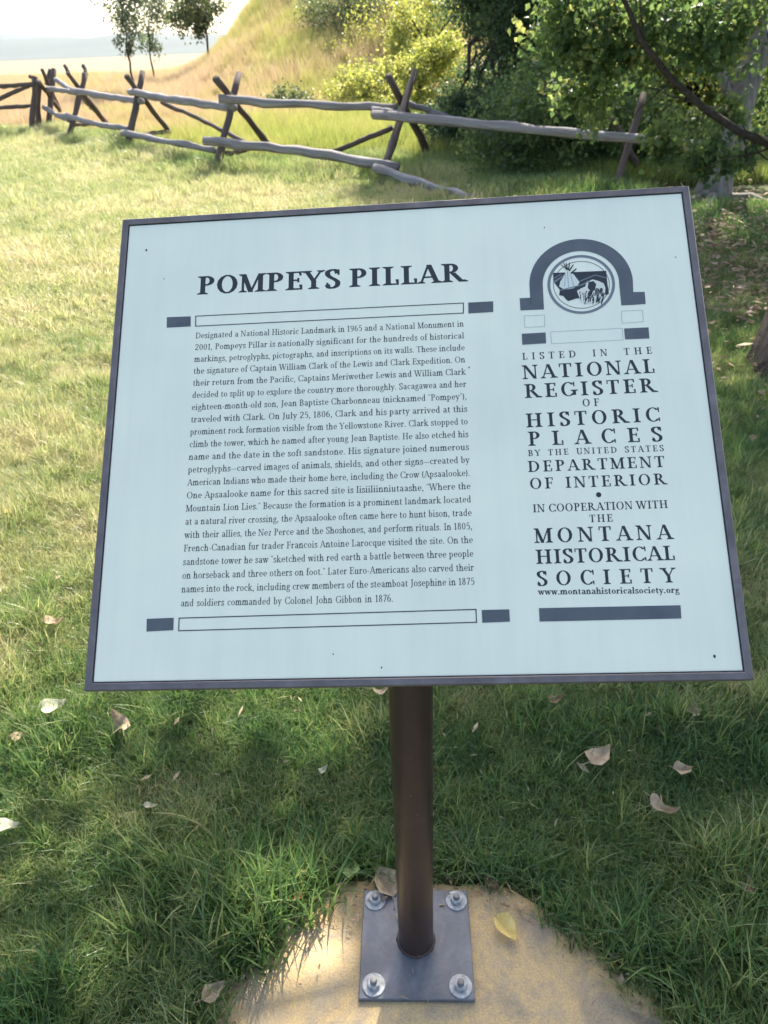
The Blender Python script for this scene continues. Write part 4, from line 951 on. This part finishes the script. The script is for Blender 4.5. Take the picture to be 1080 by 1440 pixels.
# meadow beyond the fence
cf = bpy.data.collections.new('meadow_tufts')
for k in range(8): tuft('tuft', cf, 46, .20, .25, .62, .011, G_DRY, 160 + k, .45)
n = 34000; gy = 9 + (70 - 9) * rng.random(n) ** 1.5; gx = (rng.random(n) * 2 - 1) * (.60 * gy + 1.5)
fy_ = np.interp(gx, [-60, -12, -7.3, -5.6, -4, -2, .5, 2.9, 4.5, 9, 50], [19.6, 19.2, 19.4, 17, 14.6, 11.8, 11.4, 7.4, 5.5, 4, 4]); k = gy > fy_ + .9 + rng.random(n); gx, gy = gx[k], gy[k]
sc = .40 + .55 * vnoise(gx, gy, 2.5, 21) + .35 * sm((gy - 18) / 15)
green = sm((gx + .18 * gy) / 4) * (.55 - .24 * sm((gy - 20) / 8)) + .5 * (1 - sm((gy - 13) / 9))
tint = .84 - .72 * green + .62 * (vnoise(gx, gy, 2.2, 22) - .5) + .35 * (vnoise(gx, gy, .7, 23) - .5)
und = sm((gx - .9) / .8) * (1 - sm((gy - 14) / 2)); tint = tint * (1 - .75 * und); sc = sc * (1 - .3 * und)      # tufts darker and smaller under the shrubs
P = np.stack([gx, gy, terrain(gx, gy) - .03], 1)
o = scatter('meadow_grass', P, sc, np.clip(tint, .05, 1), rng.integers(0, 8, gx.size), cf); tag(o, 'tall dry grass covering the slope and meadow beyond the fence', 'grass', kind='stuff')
print('meadow', len(P))

# ------------------------------------------------------------------ dropped leaves
def leafmat(name, c0, c1):
    m, nt, b = mat(name, rough=.7, spec=.3); n = noise(nt, 55, 6, coord(nt, 'Object'), .65)
    c = ramp(nt, n, [(.32, c0), (.62, c1)]); nt.links.new(c, b.inputs['Base Color']); bump(nt, b, n, .3, .002)
    t = nt.nodes.new('ShaderNodeBsdfTranslucent'); nt.links.new(c, t.inputs[0]); mx = nt.nodes.new('ShaderNodeMixShader'); mx.inputs[0].default_value = .25
    nt.links.new(b.outputs[0], mx.inputs[1]); nt.links.new(t.outputs[0], mx.inputs[2]); nt.links.new(mx.outputs[0], nt.nodes['Material Output'].inputs['Surface']); return m
LM = {'pale': leafmat('pale_leaf', (.30, .21, .13), (.54, .42, .27)), 'yellow': leafmat('yellow_leaf', (.62, .44, .12), (.82, .64, .24)), 'green': leafmat('green_leaf', (.24, .36, .12), (.42, .52, .22)),
      'brown': leafmat('brown_leaf', (.24, .14, .09), (.38, .25, .16)), 'white': leafmat('bleached_leaf', (.42, .40, .26), (.60, .57, .42)), 'rust': leafmat('rust_leaf', (.30, .11, .05), (.42, .19, .09))}
def leaf_shape(size, curl, fold, seed):
    r = random.Random(seed); half = [(0, .02), (.08, .20), (.20, .36), (.36, .43), (.56, .36), (.76, .22), (.90, .09), (1.0, 0)]; k1, k2 = r.uniform(.6, 1.1), r.uniform(.45, 1.1)
    rows = []
    for t, w in half:
        row = []
        for s in (-1, -.5, 0, .5, 1):
            ww = w * s * (k1 if s > 0 else k2) * (1 + r.uniform(-.12, .12)); z = abs(s) * w * fold + curl * (t - .5) ** 2 * 1.6 + r.uniform(-.015, .015) + .10 * curl * math.sin(5 * t + 2 * s)
            row.append(((t - .5) * size, ww * size, z * size))
        rows.append(row)
    V = [v for row in rows for v in row]; Fc = []
    for i in range(len(rows) - 1):
        for j in range(4): Fc.append((i * 5 + j, i * 5 + j + 1, i * 5 + j + 6, i * 5 + j + 5))
    # stalk
    n0 = len(V); w = .018 * size; p0 = Vector(rows[0][2]); pts = [p0, p0 + Vector((-.16, .03, .03)) * size, p0 + Vector((-.30, .09, .01)) * size]
    for p in pts: V += [(p.x, p.y - w, p.z), (p.x, p.y + w, p.z), (p.x, p.y, p.z + w * 1.6)]
    for i in range(2):
        for j in range(3): a = n0 + i * 3 + j; b = n0 + i * 3 + (j + 1) % 3; Fc.append((a, b, b + 3, a + 3))
    return V, Fc
FL = [((172, 1020), .062, 'pale', 2.2, 'pale folded leaf on shaded grass below the lower left corner of the sign'),
      ((80, 996), .058, 'white', .2, 'cream leaf lying flat where the sunny lawn meets the shade, left of the sign'),
      ((845, 1067), .060, 'pale', .6, 'pale pinkish leaf with raised tips in the grass right of the post'),
      ((957, 1084), .042, 'pale', .1, 'small flat pale leaf right of the leaf with raised tips'),
      ((930, 1142), .052, 'pale', -.5, 'pale curled leaf lowest of those in the grass right of the post'),
      ((973, 1001), .040, 'pale', 1.2, 'small peach leaf just below the lower right corner of the sign'),
      ((782, 986), .034, 'brown', .3, 'dull brownish leaf close under the bottom edge of the sign'),
      ((711, 1308), .050, 'yellow', -1.0, 'yellow leaf lying on the concrete right of the base plate'),
      ((535, 974), .040, 'pale', .5, 'pinkish leaf half hidden at the bottom edge of the sign, left of the post'),
      ((212, 1136), .026, 'white', .2, 'tiny white leaf scrap in the dark grass left of the post'),
      ((10, 1166), .050, 'white', .1, 'whitish leaf cut by the left edge of the picture'),
      ((76, 879), .046, 'pale', .5, 'cream leaf on the sunlit lawn halfway up the left edge of the sign'),
      ((495, 1226), .044, 'green', 1.3, 'pale green leaf standing at the grass edge, upper left of the base plate'),
      ((541, 1243), .060, 'pale', 2.0, 'torn tan leaf caught between the post and the back of the base plate'),
      ((424, 1262), .030, 'rust', .4, 'small rust-red leaf at the grass edge left of the base plate'),
      ((300, 1395), .040, 'pale', .7, 'crumpled tan leaf at the lower left edge of the concrete'),
      ((12, 722), .030, 'yellow', .3, 'orange-yellow leaf on the sunny lawn at the left edge'),
      ((28, 1036), .030, 'pale', .3, 'small tan leaf in the half shade near the left edge'),
      ((455, 1085), .024, 'white', .9, 'tiny cream leaf scrap left of the post in the grass'),
      ((1048, 1248), .034, 'brown', .9, 'curled brown leaf in the grass at the right edge of the picture'),
      ((690, 1240), .030, 'brown', 2.4, 'narrow brown leaf where the grass meets the back right of the concrete')]
for i, (p, sz, kk, rz_, lb) in enumerate(FL):
    onpad = 1200 < p[1] and 440 < p[0] < 800
    z = .018 if onpad else (.042 if p[1] > 900 else .04); q = grd(*p, z)
    V, Fc = leaf_shape(sz * 1.15, random.uniform(.5, 1.5) if not onpad else .4, random.uniform(.2, 1.0), 300 + i)
    o = mesh('fallen_leaf', V, Fc, LM[kk], None, True); o.location = q; o.rotation_euler = (random.uniform(-.25, .35), random.uniform(-.3, .3), rz_)
    tag(o, lb, 'leaf', 'fallen leaves on the grass')
# crumbs of leaf and straw round the edge of the concrete and under the trees
def litter(name, n, fx, size, m, seed, label, z=.012, wmax=.5):
    r = np.random.default_rng(seed); P = np.array([fx(r) for _ in range(n)]); a = r.random(n) * 6.283; L = size * r.uniform(.4, 1.5, n); w = L * r.uniform(.06, wmax, n)
    d = np.stack([np.cos(a), np.sin(a), r.normal(size=n) * .2], 1); s = np.stack([-np.sin(a), np.cos(a), r.normal(size=n) * .3], 1)
    P = np.concatenate([P, (z + r.random(n) * z)[:, None]], 1)
    V = np.stack([P - d * L[:, None] * .5, P + s * w[:, None] * .5, P + d * L[:, None] * .5, P - s * w[:, None] * .5 + [0, 0, .004]], 1).reshape(-1, 3); b = np.arange(n)[:, None] * 4
    o = np_mesh(name, V, np.concatenate([b + [0, 1, 2], b + [0, 2, 3]]), m, None); tag(o, label, 'leaf litter', kind='stuff')
def edge_pt(r):
    a = r.uniform(-.1, 3.3); q = PR * (.98 + abs(r.normal()) * -.10); return (PC.x + q * math.cos(a), PC.y + q * math.sin(a))
litter('leaf_crumbs', 200, edge_pt, .011, LM['brown'], 5, 'brown crumbs of dead leaf along the edge of the concrete', .014)
litter('straw_bits', 120, edge_pt, .016, LM['pale'], 6, 'bleached straw bits along the edge of the concrete', .016)
litter('tree_litter', 3600, lambda r: (2.9 + r.normal() * .8, 6.6 + r.normal() * 1.4), .06, LM['brown'], 7, 'brown leaf litter on the ground under the pale tree', .05)
litter('bleached_litter', 900, lambda r: (2.8 + r.normal() * .9, 6.6 + r.normal() * 1.5), .07, LM['pale'], 8, 'bleached twigs and leaf litter under the pale tree', .055)

litter('lawn_straw', 1500, lambda r: (r.uniform(-3.6, 1.2), r.uniform(1.0, 8.5)), .030, LM['pale'], 9, 'pale dry bits scattered over the lawn', .022, .3)
litter('grass_clippings', 420, lambda r: (r.uniform(-1.1, 1.1), r.uniform(.6, 1.9)), .016, LM['pale'], 10, 'short bleached straws lying in the grass round the post', .020, .13)
litter('shade_litter', 1800, lambda r: (2.2 + r.normal() * .5, 4.6 + r.normal() * .9), .05, LM['brown'], 12, 'brown leaves on the shaded ground right of the sign', .04)

# ------------------------------------------------------------------ haze
x0, x1, yy0, yy1, z0, z1 = -3700, 3700, -20, 4500, -3, 112
V = [(x0, yy0, z0), (x1, yy0, z0), (x1, yy1, z0), (x0, yy1, z0), (x0, yy0, z1), (x1, yy0, z1), (x1, yy1, z1), (x0, yy1, z1)]
m = bpy.data.materials.new('haze_air'); m.use_nodes = True; nt = m.node_tree; nt.nodes.clear()
o_ = nt.nodes.new('ShaderNodeOutputMaterial'); pv = nt.nodes.new('ShaderNodeVolumePrincipled'); pv.inputs['Density'].default_value = .00006
pv.inputs['Color'].default_value = (.86, .93, 1, 1); pv.inputs['Anisotropy'].default_value = .2; nt.links.new(pv.outputs[0], o_.inputs['Volume'])
hz = mesh('haze', V, [(3, 2, 1, 0), (4, 5, 6, 7), (0, 1, 5, 4), (1, 2, 6, 5), (2, 3, 7, 6), (3, 0, 4, 7)], m); tag(hz, 'pale summer haze over the plain', 'haze', kind='stuff')
